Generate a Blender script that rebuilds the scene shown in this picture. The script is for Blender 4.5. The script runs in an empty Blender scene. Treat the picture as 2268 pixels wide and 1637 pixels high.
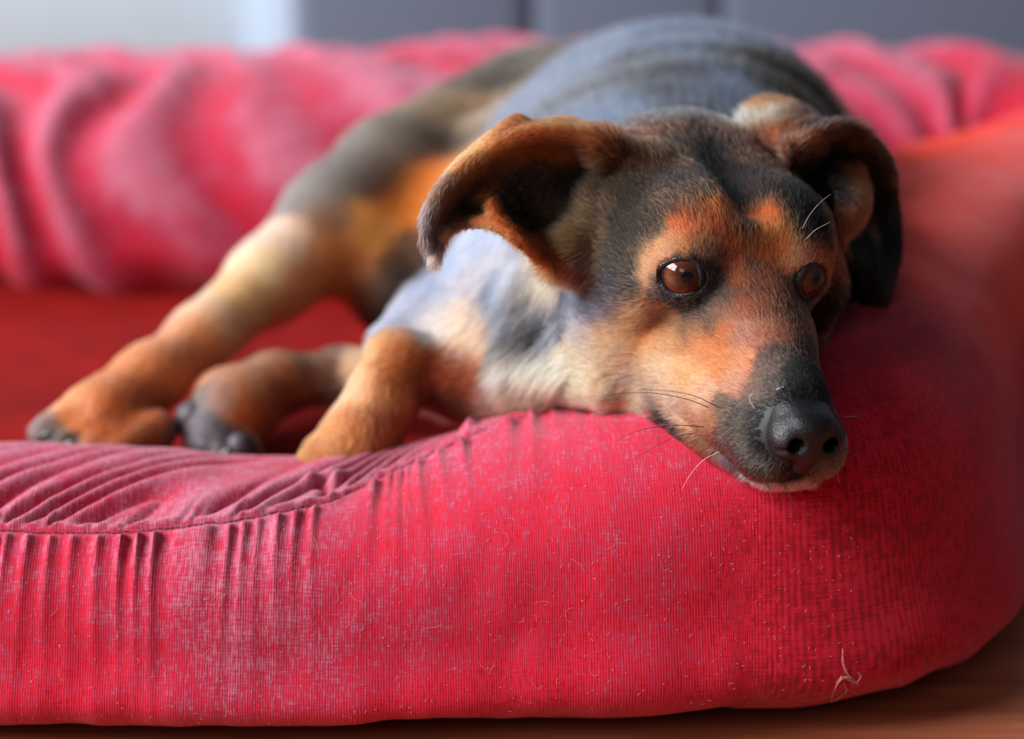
import bpy, bmesh, math, random
import numpy as np
from mathutils import Vector, Matrix
from mathutils.bvhtree import BVHTree

FUR = 1.0            # fur density factor
rng = np.random.default_rng(7)
random.seed(7)
scene = bpy.context.scene

# ------------------------------------------------------------------ camera
FPX = 2268 * 85.0 / 36.0
CX, CY = 1134.0, 818.5
CAM = np.array([0.0, 0.0, 0.49])
TH = math.radians(16.0)
RIGHT = np.array([1.0, 0, 0])
FWD = np.array([0, math.cos(TH), -math.sin(TH)])
UP = np.array([0, math.sin(TH), math.cos(TH)])

cam_data = bpy.data.cameras.new('camera')
cam_data.lens = 85
cam_data.sensor_width = 36
cam_data.clip_start = 0.05
cam_data.clip_end = 50
cam_data.dof.use_dof = True
cam_data.dof.focus_distance = 1.114
cam_data.dof.aperture_fstop = 3.2
cam = bpy.data.objects.new('camera', cam_data)
scene.collection.objects.link(cam)
cam.location = CAM
cam.rotation_euler = (math.pi / 2 - TH, 0, 0)
scene.camera = cam

# ------------------------------------------------------------------ light and exposure
world = bpy.data.worlds.new('world')
scene.world = world
world.use_nodes = True
world.node_tree.nodes['Background'].inputs[0].default_value = (0.62, 0.74, 1.0, 1)
world.node_tree.nodes['Background'].inputs[1].default_value = 0.08
scene.view_settings.view_transform = 'Standard'
scene.view_settings.look = 'None'
scene.view_settings.gamma = 1.0
scene.view_settings.use_curve_mapping = False
scene.view_settings.exposure = 0.6
scene.cycles.use_denoising = True
scene.cycles.max_bounces = 6
scene.cycles.diffuse_bounces = 3
scene.cycles.glossy_bounces = 3
scene.cycles.transmission_bounces = 4
scene.cycles.transparent_max_bounces = 8
scene.cycles.caustics_reflective = False
scene.cycles.caustics_refractive = False


def area_light(name, loc, target, sx, sy, power, color):
    l = bpy.data.lights.new(name, 'AREA')
    l.shape = 'RECTANGLE'
    l.size, l.size_y = sx, sy
    l.energy = power
    l.color = color
    o = bpy.data.objects.new(name, l)
    scene.collection.objects.link(o)
    o.location = loc
    o.rotation_euler = (Vector(target) - Vector(loc)).to_track_quat('-Z', 'Y').to_euler()
    return o


area_light('window_daylight', (-2.57, 0.50, 1.75), (0.05, 1.15, 0.15), 2.95, 1.5, 205, (0.94, 0.97, 1.0))
area_light('room_light_front', (-0.7, -1.6, 1.6), (0.1, 1.2, 0.1), 1.2, 0.9, 7, (1.0, 0.95, 0.90))
area_light('added_back_light', (-1.0, 2.9, 1.7), (0.1, 1.4, 0.15), 1.3, 1.0, 21, (0.66, 0.82, 1.0))  # added light for a cool edge on head and back; no window built there


# ------------------------------------------------------------------ helpers
def P(px, py, d):
    """point seen at photo pixel (px, py) that lies d metres in front of the camera"""
    return CAM + d * (FWD + (px - CX) / FPX * RIGHT - (py - CY) / FPX * UP)


def project(pts):
    v = np.asarray(pts) - CAM
    d = v @ FWD
    return CX + FPX * (v @ RIGHT) / d, CY - FPX * (v @ UP) / d, d


# head frame (millimetres; x to the viewer's right, y towards the nose, z up)
_y, _p, _k = 0.315, 0.409, 0.02
_B = np.array([[1, 0, 0], [0, 0, 1], [0, -1, 0]], float)
_Pm = np.array([[1, 0, 0], [0, math.cos(_p), math.sin(_p)], [0, -math.sin(_p), math.cos(_p)]])
_Ym = np.array([[math.cos(_y), 0, -math.sin(_y)], [0, 1, 0], [math.sin(_y), 0, math.cos(_y)]])
_Km = np.array([[math.cos(_k), -math.sin(_k), 0], [math.sin(_k), math.cos(_k), 0], [0, 0, 1]])
C2W = np.stack([RIGHT, UP, FWD], 1)
HR = C2W @ _Km @ _Ym @ _Pm @ _B          # head axes in world
HS = 1.076e-3
HO = CAM + C2W @ np.array([0.1102, 0.0438, 1.145])


def H(x, y, z):
    return HO + HR @ (np.array([x, y, z], float) * HS)


def to_head(p):
    return ((np.asarray(p) - HO) @ HR) / HS


def smooth01(t):
    t = np.clip(t, 0, 1)
    return t * t * (3 - 2 * t)


def vnoise(p, seed=0):
    """cheap vectorised value noise, p (n,k) with k 1..3, result about -1..1"""
    p = np.asarray(p, float)
    if p.ndim == 1:
        p = p[:, None]
    i = np.floor(p).astype(np.int64)
    f = p - i
    f = f * f * (3 - 2 * f)
    k = p.shape[1]
    out = np.zeros(len(p))
    for c in range(1 << k):
        w = np.ones(len(p))
        h = np.full(len(p), seed * 1013 + 17, np.int64)
        for a in range(k):
            b = (c >> a) & 1
            w = w * (f[:, a] if b else 1 - f[:, a])
            h = (h * 73856093) ^ ((i[:, a] + b) * (19349663 + 83492791 * a))
            h = h & 0x7fffffff
        h = (h ^ (h >> 13)) * 1274126177 & 0x7fffffff
        h = h ^ (h >> 16)
        out += w * ((h % 20011) / 10005.0 - 1)
    return out


def mesh_from_np(name, verts, faces, smooth=True):
    me = bpy.data.meshes.new(name)
    verts = np.ascontiguousarray(verts, np.float32)
    faces = np.ascontiguousarray(faces, np.int32)
    k = faces.shape[1]
    me.vertices.add(len(verts))
    me.vertices.foreach_set('co', verts.ravel())
    me.loops.add(faces.size)
    me.loops.foreach_set('vertex_index', faces.ravel())
    me.polygons.add(len(faces))
    me.polygons.foreach_set('loop_start', np.arange(0, faces.size, k, dtype=np.int32))
    me.polygons.foreach_set('use_smooth', np.full(len(faces), smooth))
    me.update(calc_edges=True)
    return me


def link(name, me, mat=None, parent=None):
    o = bpy.data.objects.new(name, me)
    scene.collection.objects.link(o)
    if mat is not None:
        me.materials.append(mat)
    if parent is not None:
        o.parent = parent
    return o


def tag(o, label=None, cat=None, group=None, kind=None):
    for k, v in (('label', label), ('category', cat), ('group', group), ('kind', kind)):
        if v:
            o[k] = v
    return o


def catmull(pts, n):
    """smooth curve through pts (m,k), n samples"""
    pts = np.asarray(pts, float)
    m = len(pts)
    t = np.linspace(0, m - 1, n)
    i = np.clip(np.floor(t).astype(int), 0, m - 2)
    f = (t - i)[:, None]
    p0 = pts[np.maximum(i - 1, 0)]
    p1 = pts[i]
    p2 = pts[i + 1]
    p3 = pts[np.minimum(i + 2, m - 1)]
    return 0.5 * (2 * p1 + (p2 - p0) * f + (2 * p0 - 5 * p1 + 4 * p2 - p3) * f * f + (3 * p1 - p0 - 3 * p2 + p3) * f ** 3)


def tube_np(path, radii, seg=6):
    """verts, quads of a tapered tube along path"""
    path = np.asarray(path, float)
    n = len(path)
    radii = np.broadcast_to(np.asarray(radii, float), (n,))
    T = np.gradient(path, axis=0)
    T /= np.linalg.norm(T, axis=1)[:, None] + 1e-12
    ref = np.array([0.31, 0.22, 0.93])
    U = np.cross(T, ref)
    U /= np.linalg.norm(U, axis=1)[:, None] + 1e-12
    V = np.cross(T, U)
    a = np.arange(seg) / seg * 2 * math.pi
    v = path[:, None] + radii[:, None, None] * (U[:, None] * np.cos(a)[None, :, None] + V[:, None] * np.sin(a)[None, :, None])
    q = []
    for i in range(n - 1):
        for j in range(seg):
            q.append((i * seg + j, i * seg + (j + 1) % seg, (i + 1) * seg + (j + 1) % seg, (i + 1) * seg + j))
    return v.reshape(-1, 3), np.array(q)


# ------------------------------------------------------------------ signed distance fields on a rectilinear grid
class Field:
    def __init__(s, xs, ys, zs):
        s.ax = [np.asarray(a, np.float64) for a in (xs, ys, zs)]
        s.f = np.full([len(a) for a in s.ax], 0.05, np.float32)

    def region(s, lo, hi):
        sl = []
        for a, l, h in zip(s.ax, lo, hi):
            i0 = max(int(np.searchsorted(a, l)) - 1, 0)
            i1 = min(int(np.searchsorted(a, h)) + 1, len(a))
            if i1 <= i0:
                return None, None
            sl.append(slice(i0, i1))
        X = s.ax[0][sl[0]][:, None, None].astype(np.float32)
        Y = s.ax[1][sl[1]][None, :, None].astype(np.float32)
        Z = s.ax[2][sl[2]][None, None, :].astype(np.float32)
        return tuple(sl), (X, Y, Z)

    def put(s, sl, d, k, op):
        a = s.f[sl]
        if op == 'add':
            if k > 0:
                h = np.clip(0.5 + 0.5 * (a - d) / k, 0, 1)
                s.f[sl] = a * (1 - h) + d * h - k * h * (1 - h)
            else:
                s.f[sl] = np.minimum(a, d)
        else:
            d = -d
            if k > 0:
                h = np.clip(0.5 - 0.5 * (a - d) / k, 0, 1)
                s.f[sl] = a * (1 - h) + d * h + k * h * (1 - h)
            else:
                s.f[sl] = np.maximum(a, d)

    def ell(s, c, r, R=None, k=0.01, op='add'):
        """ellipsoid; R columns are its axes"""
        c = np.asarray(c, float)
        r = np.broadcast_to(np.asarray(r, float), (3,))
        R = np.eye(3) if R is None else np.asarray(R)
        ext = np.abs(R) @ r + k + 0.006
        sl, g = s.region(c - ext, c + ext)
        if sl is None:
            return
        dx, dy, dz = g[0] - c[0], g[1] - c[1], g[2] - c[2]
        k0 = 0
        k1 = 0
        for i in range(3):
            q = dx * R[0, i] + dy * R[1, i] + dz * R[2, i]
            k0 = k0 + (q / r[i]) ** 2
            k1 = k1 + (q / r[i] ** 2) ** 2
        k0 = np.sqrt(k0)
        k1 = np.sqrt(k1) + 1e-6
        d = k0 * (k0 - 1) / k1
        d = np.where(k0 < 0.3, -r.min() * 0.7, d)
        s.put(sl, d.astype(np.float32), k, op)

    def cap(s, a, b, ra, rb, k=0.01, op='add', squash=None):
        """capsule whose radius goes from ra to rb; squash=(axis, factor) thins it along an axis"""
        a = np.asarray(a, float)
        b = np.asarray(b, float)
        m = max(ra, rb) + k + 0.006
        sl, g = s.region(np.minimum(a, b) - m, np.maximum(a, b) + m)
        if sl is None:
            return
        ab = b - a
        L2 = ab @ ab + 1e-12
        px, py, pz = g[0] - a[0], g[1] - a[1], g[2] - a[2]
        t = np.clip((px * ab[0] + py * ab[1] + pz * ab[2]) / L2, 0, 1)
        qx, qy, qz = px - t * ab[0], py - t * ab[1], pz - t * ab[2]
        if squash is not None:
            n, f = squash
            n = np.asarray(n, float)
            n = n / np.linalg.norm(n)
            w = (qx * n[0] + qy * n[1] + qz * n[2]) * (f - 1)
            qx, qy, qz = qx + w * n[0], qy + w * n[1], qz + w * n[2]
        d = np.sqrt(qx * qx + qy * qy + qz * qz) - (ra + (rb - ra) * t)
        s.put(sl, d.astype(np.float32), k, op)

    def chain(s, pts, rad, k=0.01, op='add'):
        for i in range(len(pts) - 1):
            s.cap(pts[i], pts[i + 1], rad[i], rad[i + 1], k, op)

    def sheet(s, pts, rad, k=0.003, reach=0.006):
        """union with a cloud of small balls that cover a sheet"""
        D = np.full(s.f.shape, 9.0, np.float32)
        # group points so that each local block is handled vectorised
        cells = {}
        for p, r in zip(pts, rad):
            cells.setdefault(tuple((p // 0.012).astype(int)), []).append((*p, r))
        for key, lst in cells.items():
            A = np.array(lst)
            lo = A[:, :3].min(0) - reach
            hi = A[:, :3].max(0) + reach
            sl, g = s.region(lo, hi)
            if sl is None:
                continue
            sub = D[sl]
            G = np.stack(np.broadcast_arrays(*g), -1).reshape(-1, 3).astype(np.float32)
            best = sub.reshape(-1).copy()
            for st in range(0, len(A), 64):
                B = A[st:st + 64].astype(np.float32)
                dd = np.sqrt(((G[:, None] - B[None, :, :3]) ** 2).sum(-1)) - B[None, :, 3]
                best = np.minimum(best, dd.min(1))
            D[sl] = best.reshape(sub.shape)
        D = np.minimum(D, reach)
        m = D < reach
        a = s.f[m]
        d = D[m]
        h = np.clip(0.5 + 0.5 * (a - d) / k, 0, 1)
        s.f[m] = a * (1 - h) + d * h - k * h * (1 - h)

    def surface(s):
        """surface nets"""
        f = s.f
        neg = f < 0
        nx, ny, nz = f.shape
        c = np.zeros((nx - 1, ny - 1, nz - 1), np.uint8)
        for i in (0, 1):
            for j in (0, 1):
                for l in (0, 1):
                    c += neg[i:nx - 1 + i, j:ny - 1 + j, l:nz - 1 + l]
        act = (c > 0) & (c < 8)
        idx = np.argwhere(act)
        num = np.full(act.shape, -1, np.int32)
        num[act] = np.arange(len(idx))
        acc = np.zeros((len(idx), 3))
        cnt = np.zeros(len(idx))
        off = [(i, j, l) for i in (0, 1) for j in (0, 1) for l in (0, 1)]
        vals = {o: f[idx[:, 0] + o[0], idx[:, 1] + o[1], idx[:, 2] + o[2]].astype(float) for o in off}
        for a in off:
            for ax in range(3):
                if a[ax] == 0:
                    b = list(a)
                    b[ax] = 1
                    b = tuple(b)
                    va, vb = vals[a], vals[b]
                    m = (va < 0) != (vb < 0)
                    t = np.where(m, va / (va - vb + 1e-20), 0)
                    p = np.array(a, float)[None] + np.zeros((len(idx), 1))
                    p[:, ax] = t
                    acc[m] += p[m]
                    cnt[m] += 1
        loc = acc / cnt[:, None]
        V = np.empty_like(loc)
        for ax in range(3):
            A = s.ax[ax]
            i = idx[:, ax]
            V[:, ax] = A[i] * (1 - loc[:, ax]) + A[i + 1] * loc[:, ax]
        quads = []
        for ax in range(3):
            o1, o2 = (ax + 1) % 3, (ax + 2) % 3
            sh = [slice(None)] * 3
            sh[ax] = slice(0, -1)
            sh2 = [slice(None)] * 3
            sh2[ax] = slice(1, None)
            e = neg[tuple(sh)] != neg[tuple(sh2)]
            E = np.argwhere(e)
            ok = (E[:, o1] > 0) & (E[:, o2] > 0) & (E[:, o1] < f.shape[o1] - 1) & (E[:, o2] < f.shape[o2] - 1)
            E = E[ok]
            ins = neg[E[:, 0], E[:, 1], E[:, 2]]
            def nb(d1, d2):
                q = E.copy()
                q[:, o1] -= d1
                q[:, o2] -= d2
                return num[q[:, 0], q[:, 1], q[:, 2]]
            a0, a1, a2, a3 = nb(1, 1), nb(0, 1), nb(0, 0), nb(1, 0)
            Q = np.stack([a0, a1, a2, a3], 1)
            Q[~ins] = Q[~ins][:, ::-1]
            quads.append(Q)
        return V, np.concatenate(quads)


def smooth_verts(V, Q, it=3, lam=0.5):
    """Laplacian smoothing of a quad mesh"""
    n = len(V)
    a = np.concatenate([Q[:, 0], Q[:, 1], Q[:, 2], Q[:, 3]])
    b = np.concatenate([Q[:, 1], Q[:, 2], Q[:, 3], Q[:, 0]])
    e0 = np.concatenate([a, b])
    e1 = np.concatenate([b, a])
    deg = np.bincount(e0, minlength=n)[:, None]
    for i in range(it):
        for l in (lam, -lam * 0.94):
            S = np.stack([np.bincount(e0, weights=V[e1, k], minlength=n) for k in range(3)], 1)
            V = V + l * (S / deg - V)
    return V


def axis_grid(segs):
    """segs: list of (start, end, step)"""
    out = []
    for a, b, s in segs:
        n = max(1, int(round((b - a) / s)))
        out += list(a + (b - a) * np.arange(n) / n)
    out.append(segs[-1][1])
    return out
# ------------------------------------------------------------------ the dog's body: one field, one surface
def rot_axes(f, up):
    """columns: right, forward, up for a forward vector"""
    f = np.asarray(f, float) / np.linalg.norm(f)
    u = np.asarray(up, float) - f * (np.asarray(up) @ f)
    u /= np.linalg.norm(u)
    return np.stack([np.cross(f, u), f, u], 1)


EYE_R = 12.0
EYES = []   # (centre world, gaze world)
_eye_px = [((1507, 617), (1521, 614), 1.1165), ((1802, 627), (1808, 623), 1.136)]


def build_field():
    F = Field(axis_grid([(-0.31, -0.055, 0.0035), (-0.055, 0.165, 0.0014), (0.165, 0.26, 0.003)]),
              axis_grid([(0.99, 1.02, 0.003), (1.02, 1.26, 0.0014), (1.26, 1.80, 0.0040)]),
              axis_grid([(0.05, 0.115, 0.003), (0.115, 0.285, 0.0014), (0.285, 0.34, 0.004)]))
    mm = HS

    def he(c, r, k=8, op='add', R=None):
        F.ell(H(*c), np.array(r) * mm, HR if R is None else R, k * mm, op)

    def hc(a, b, ra, rb, k=8, op='add'):
        F.cap(H(*a), H(*b), ra * mm, rb * mm, k * mm, op)

    def pair(fn, c, *a, **kw):
        fn(c, *a, **kw)
        fn((-c[0], c[1], c[2]), *a, **kw)

    # skull
    he((0, -52, 5), (58, 60, 35.5), 10)
    he((0, -22, 4), (44, 34, 31), 12)
    he((0, -85, -4), (52, 38, 42), 14)
    pair(he, (23, -18, 17), (20, 24, 17), 10)            # frontal bosses
    F.cap(H(0, -70, 52), H(0, -5, 33), 8 * mm, 6 * mm, 12 * mm, 'sub')
    he((-27, -3, 12), (17, 12, 9), 10)                   # brow ridges
    he((24, -3, 12), (14, 12, 9), 10)
    pair(he, (42, -30, -10), (17, 32, 17), 12)           # cheekbones
    pair(he, (36, -42, -34), (23, 36, 28), 16)           # cheeks
    he((0, -34, -40), (36, 44, 24), 14)                  # throat between the jaws
    # muzzle
    he((-2, 14, -22), (28, 36, 25), 14)
    hc((0, -2, -14), (0, 66, -32), 22, 13.5, 12)
    hc((-2, 10, -30), (0, 66, -44), 22, 16, 12)
    hc((0, 2, -2), (0, 66, -26), 13, 10, 10)             # bridge of the nose
    for s in (-1, 1):
        hc((s * (19 if s < 0 else 14), 8, -38), (s * 12, 69, -49), 18 if s < 0 else 15, 13, 9)   # upper lips
        hc((s * 27, -20, -42), (s * (20 if s < 0 else 13), 12, -46), 17, 15 if s < 0 else 12, 12)
        he((s * 11, 72, -53), (10, 11, 8), 6)                # lip bulge beside the nose
    # lower jaw
    hc((0, 66, -60.5), (0, -20, -66), 9, 22, 8)
    for s in (-1, 1):
        hc((s * 8, 66, -60.5), (s * 26, -25, -64), 7.5, 17, 8)
    # mouth slit
    for s in (-1, 1):
        pts = [H(s * 1, 84, -60.5), H(s * 9, 79, -62), H(s * 19, 60, -62.5), H(s * 27, 36, -60), H(s * 33, 12, -54)]
        F.chain(pts, [1.4 * mm] * 5, 1.2 * mm, 'sub')
    # occiput, neck, throat
    hc((0, -85, -5), (-8, -125, -28), 50, 52, 16)
    F.cap(H(-5, -95, -30), P(1375, 610, 1.31), 0.052, 0.070, 0.02)
    F.cap(P(1420, 760, 1.20), P(1310, 755, 1.27), 0.030, 0.046, 0.018)
    F.cap(P(1310, 740, 1.27), P(1300, 640, 1.33), 0.048, 0.065, 0.018)
    F.cap(H(20, -90, -20), P(1700, 560, 1.30), 0.05, 0.055, 0.02)
    F.ell(P(1226, 795, 1.240), (0.025, 0.024, 0.020), None, 0.018)       # ruff below the cheek
    F.cap(P(1200, 825, 1.232), P(1345, 852, 1.180), 0.014, 0.011, 0.012)
    # trunk
    tr = rot_axes(P(1330, 330, 1.64) - P(1500, 560, 1.36), (0, 0, 1))
    F.ell(P(1490, 440, 1.46), (0.108, 0.190, 0.098), tr, 0.03)
    F.ell(P(1560, 380, 1.44), (0.078, 0.11, 0.075), tr, 0.03)
    F.ell(P(1390, 520, 1.38), (0.085, 0.10, 0.075), tr, 0.03)
    F.ell(P(1320, 400, 1.62), (0.075, 0.10, 0.080), tr, 0.03)
    # shoulder, upper arm, chest
    F.cap(P(1240, 620, 1.33), P(1010, 720, 1.32), 0.050, 0.030, 0.025)
    F.cap(P(1030, 700, 1.33), P(900, 775, 1.30), 0.032, 0.020, 0.015)
    F.cap(P(1180, 720, 1.31), P(1080, 780, 1.29), 0.05, 0.035, 0.02)
    # near foreleg: forearm to the bent wrist, then the paw hanging down
    F.cap(P(1120, 850, 1.28), P(900, 812, 1.27), 0.028, 0.016, 0.008)
    F.chain([P(878, 800, 1.265), P(850, 880, 1.255), P(800, 965, 1.25), P(745, 1030, 1.245)],
            [0.0165, 0.0165, 0.0175, 0.017], 0.010)
    for i, (x, y) in enumerate([(690, 1040), (725, 1056), (768, 1064), (812, 1056)]):
        F.cap(P(x + 28, y - 45, 1.25), P(x, y, 1.238 - 0.004 * (i in (1, 2))), 0.0095, 0.0095, 0.004)
    # farther foreleg, with its paw turned to show the pads
    F.chain([P(1000, 850, 1.34), P(760, 832, 1.36), P(610, 850, 1.35), P(520, 905, 1.335)],
            [0.018, 0.0135, 0.0155, 0.021], 0.012)
    F.chain([P(520, 905, 1.335), P(480, 960, 1.325)], [0.022, 0.019], 0.01)
    for (x, y, d) in [(438, 935, 1.325), (455, 985, 1.315), (498, 1005, 1.31), (545, 1000, 1.315)]:
        F.cap(P(500, 930, 1.33), P(x, y, d), 0.011, 0.0095, 0.004)
    # hind leg stretched out to the left
    F.cap(P(1190, 330, 1.60), P(900, 410, 1.52), 0.066, 0.046, 0.03)
    F.cap(P(1000, 470, 1.54), P(820, 500, 1.49), 0.045, 0.036, 0.02)
    F.chain([P(880, 430, 1.51), P(760, 500, 1.48), P(600, 620, 1.43), P(450, 745, 1.38), P(330, 840, 1.345), P(230, 915, 1.32)],
            [0.042, 0.036, 0.023, 0.0165, 0.0165, 0.020], 0.014)
    for (x, y, d) in [(105, 960, 1.305), (150, 985, 1.30), (205, 1000, 1.295), (262, 1005, 1.295)]:
        F.cap(P(x + 80, y - 50, 1.315), P(x, y, d), 0.012, 0.0095, 0.004)
    # belly and the lower thigh in the shade
    F.cap(P(1180, 520, 1.50), P(900, 650, 1.47), 0.07, 0.030, 0.03)
    # ears
    for pts, rad in ear_sheets():
        F.sheet(pts, rad, 0.005)
    F.cap(P(1335, 330, 1.163), P(1430, 365, 1.172), 0.006, 0.010, 0.012)
    F.cap(P(1735, 312, 1.204), P(1785, 335, 1.194), 0.007, 0.006, 0.006)
    F.ell(P(1318, 505, 1.176), (0.010, 0.014, 0.022), None, 0.010)      # tufted front edge of the ear
    F.ell(P(1275, 560, 1.168), (0.013, 0.014, 0.014), None, 0.010)
    F.ell(P(1862, 572, 1.262), (0.026, 0.03, 0.029), None, 0.02)
    # eye sockets
    for (o, g, d) in _eye_px:
        sgn = -1 if o[0] < 1650 else 1
        out = HR @ np.array([sgn * (0.42 if sgn < 0 else 0.22), 0.86, 0.06])
        out /= np.linalg.norm(out)
        c = P(o[0], o[1], d) - out * EYE_R * mm
        gaze = P(g[0], g[1], d) - c
        gaze /= np.linalg.norm(gaze)
        EYES.append((c, gaze, out, sgn))
        F.ell(c - out * 0.0015, [(EYE_R + 2.8) * mm] * 3, None, 0.008)
    for (c, gaze, out, sgn) in EYES:
        A = rot_axes(out, HR[:, 2])
        F.ell(c + out * 0.011, np.array([10.6, 11, 8.2]) * mm, A, 0.0012, 'sub')
        F.ell(c, [(EYE_R + 0.3) * mm] * 3, None, 0, 'sub')
    return F


def sheet_points(grid, thick, nu=70, nv=60):
    """grid[i][j] = (px, py, d); returns dense points and radii"""
    G = np.array([[P(*q) for q in row] for row in grid])
    m, n = G.shape[:2]
    A = np.stack([catmull(G[i], nv) for i in range(m)], 0)         # m x nv x 3
    B = np.stack([catmull(A[:, j], nu) for j in range(nv)], 1)     # nu x nv x 3
    r = np.full(B.shape[:2], thick)
    return B.reshape(-1, 3), r.ravel()


def ear_sheets():
    out = []
    # ear on the viewer's left: rows run from the ear's lower rim over the cup to the crest and the folded back
    g = [
        # lower rim            inner wall            deep               upper wall           crest rim
        [(1245, 612, 1.172), (1325, 560, 1.182), (1345, 470, 1.176), (1345, 380, 1.172), (1350, 318, 1.160)],
        [(1215, 585, 1.150), (1262, 530, 1.184), (1270, 440, 1.184), (1262, 350, 1.175), (1258, 297, 1.155)],
        [(1160, 540, 1.138), (1200, 500, 1.180), (1205, 430, 1.182), (1185, 355, 1.172), (1175, 298, 1.150)],
        [(1105, 500, 1.142), (1130, 465, 1.172), (1130, 420, 1.175), (1112, 372, 1.165), (1095, 325, 1.148)],
        [(1050, 492, 1.150), (1062, 462, 1.165), (1056, 430, 1.172), (1042, 400, 1.158), (1025, 372, 1.146)],
        [(1000, 505, 1.148), (1004, 484, 1.155), (1000, 464, 1.158), (990, 444, 1.150), (978, 424, 1.143)],
        [(972, 545, 1.143), (968, 528, 1.147), (962, 512, 1.149), (955, 498, 1.145), (947, 484, 1.140)],
        [(962, 578, 1.138), (957, 568, 1.140), (952, 558, 1.141), (947, 546, 1.139), (942, 530, 1.137)],
    ]
    out.append(sheet_points(g, 0.0024, 330, 190))
    # the back of the same ear, turned up behind the crest
    g = [
        [(1350, 318, 1.160), (1345, 300, 1.170), (1340, 310, 1.190), (1340, 350, 1.21)],
        [(1258, 297, 1.155), (1265, 280, 1.165), (1272, 285, 1.190), (1275, 330, 1.21)],
        [(1175, 298, 1.150), (1182, 282, 1.160), (1192, 284, 1.185), (1200, 330, 1.205)],
        [(1095, 325, 1.148), (1128, 279, 1.158), (1142, 279, 1.180), (1140, 340, 1.20)],
        [(1025, 372, 1.146), (1040, 342, 1.156), (1060, 350, 1.172), (1065, 400, 1.185)],
        [(978, 424, 1.143), (985, 405, 1.150), (1000, 415, 1.160), (1005, 450, 1.165)],
        [(947, 484, 1.140), (950, 470, 1.145), (958, 480, 1.150), (965, 510, 1.150)],
    ]
    out.append(sheet_points(g, 0.0024, 300, 120))
    # small inner fold of the cup
    g = [
        [(1085, 452, 1.150), (1110, 430, 1.158), (1150, 425, 1.166)],
        [(1100, 480, 1.147), (1128, 470, 1.156), (1160, 470, 1.168)],
        [(1130, 515, 1.145), (1150, 505, 1.156), (1175, 505, 1.170)],
    ]
    out.append(sheet_points(g, 0.0022, 80, 60))
    # ear on the viewer's right
    g = [
        [(1800, 560, 1.180), (1775, 480, 1.195), (1770, 420, 1.20), (1765, 370, 1.195), (1755, 330, 1.180)],
        [(1840, 545, 1.185), (1840, 480, 1.215), (1835, 410, 1.225), (1820, 350, 1.210), (1800, 305, 1.185)],
        [(1880, 560, 1.200), (1890, 480, 1.235), (1885, 410, 1.245), (1870, 340, 1.225), (1850, 285, 1.195)],
        [(1915, 590, 1.215), (1935, 500, 1.245), (1930, 420, 1.250), (1915, 350, 1.235), (1905, 295, 1.205)],
        [(1940, 620, 1.225), (1965, 530, 1.240), (1968, 450, 1.245), (1960, 385, 1.235), (1950, 335, 1.215)],
        [(1945, 640, 1.235), (1972, 560, 1.240), (1980, 490, 1.240), (1978, 430, 1.235), (1972, 385, 1.225)],
    ]
    out.append(sheet_points(g, 0.0026, 220, 190))
    # its inner lobe with the pale rim
    g = [
        [(1828, 560, 1.180), (1850, 500, 1.182), (1858, 440, 1.188), (1845, 400, 1.200), (1820, 390, 1.21)],
        [(1850, 540, 1.186), (1885, 495, 1.184), (1893, 440, 1.188), (1875, 395, 1.198), (1840, 375, 1.21)],
        [(1868, 520, 1.200), (1908, 480, 1.196), (1918, 430, 1.198), (1900, 380, 1.206), (1870, 362, 1.22)],
    ]
    out.append(sheet_points(g, 0.0024, 90, 170))
    # the back of that ear seen over the skull
    g = [
        [(1640, 292, 1.215), (1665, 250, 1.225), (1700, 232, 1.235), (1740, 250, 1.25)],
        [(1690, 300, 1.205), (1715, 262, 1.215), (1755, 250, 1.228), (1790, 270, 1.245)],
        [(1735, 312, 1.195), (1765, 285, 1.203), (1800, 278, 1.215), (1830, 300, 1.235)],
        [(1755, 330, 1.180), (1800, 305, 1.185), (1850, 285, 1.195), (1880, 300, 1.215)],
    ]
    out.append(sheet_points(g, 0.0030, 130, 130))
    return out


FLD = build_field()
DV, DQ = FLD.surface()
DV = smooth_verts(DV, DQ, 2)
# ribs show faintly through the coat
_n = np.cross(DV[DQ[:, 2]] - DV[DQ[:, 0]], DV[DQ[:, 3]] - DV[DQ[:, 1]])
_vn = np.stack([sum(np.bincount(DQ[:, k], weights=_n[:, a], minlength=len(DV)) for k in range(4)) for a in range(3)], 1)
_vn /= np.linalg.norm(_vn, axis=1)[:, None] + 1e-12
_ax = P(1330, 330, 1.64) - P(1500, 560, 1.36)
_ax /= np.linalg.norm(_ax)
_q = (DV - P(1500, 560, 1.36)) @ _ax
_m = smooth01((_q - 0.0) / 0.05) * smooth01((0.24 - _q) / 0.06) * smooth01((DV[:, 2] - 0.17) / 0.05) * smooth01((DV[:, 0] + 0.06) / 0.05)
DV = DV + _vn * (0.0026 * _m * np.sin(2 * math.pi * (_q + 0.25 * (DV[:, 0] - 0.05)) / 0.034))[:, None]
del FLD
dog_me = mesh_from_np('dog', DV, DQ)
print('dog quads', len(DQ))
# ------------------------------------------------------------------ materials
def new_mat(name):
    m = bpy.data.materials.new(name)
    m.use_nodes = True
    nt = m.node_tree
    return m, nt, nt.nodes['Principled BSDF']


def lin(c):
    c = np.asarray(c, float) / 255.0
    return np.where(c <= 0.04045, c / 12.92, ((c + 0.055) / 1.055) ** 2.4)


def N(nt, kind, **kw):
    n = nt.nodes.new(kind)
    for k, v in kw.items():
        if k.startswith('i_'):
            key = k[2:]
            n.inputs[int(key) if key.isdigit() else key].default_value = v
        else:
            setattr(n, k, v)
    return n


def ramp(nt, stops, interp='LINEAR'):
    r = nt.nodes.new('ShaderNodeValToRGB')
    r.color_ramp.interpolation = interp
    e = r.color_ramp.elements
    while len(e) < len(stops):
        e.new(0.5)
    for i, (p, c) in enumerate(stops):
        e[i].position = p
        e[i].color = (*c, 1) if len(c) == 3 else c
    return r


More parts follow.
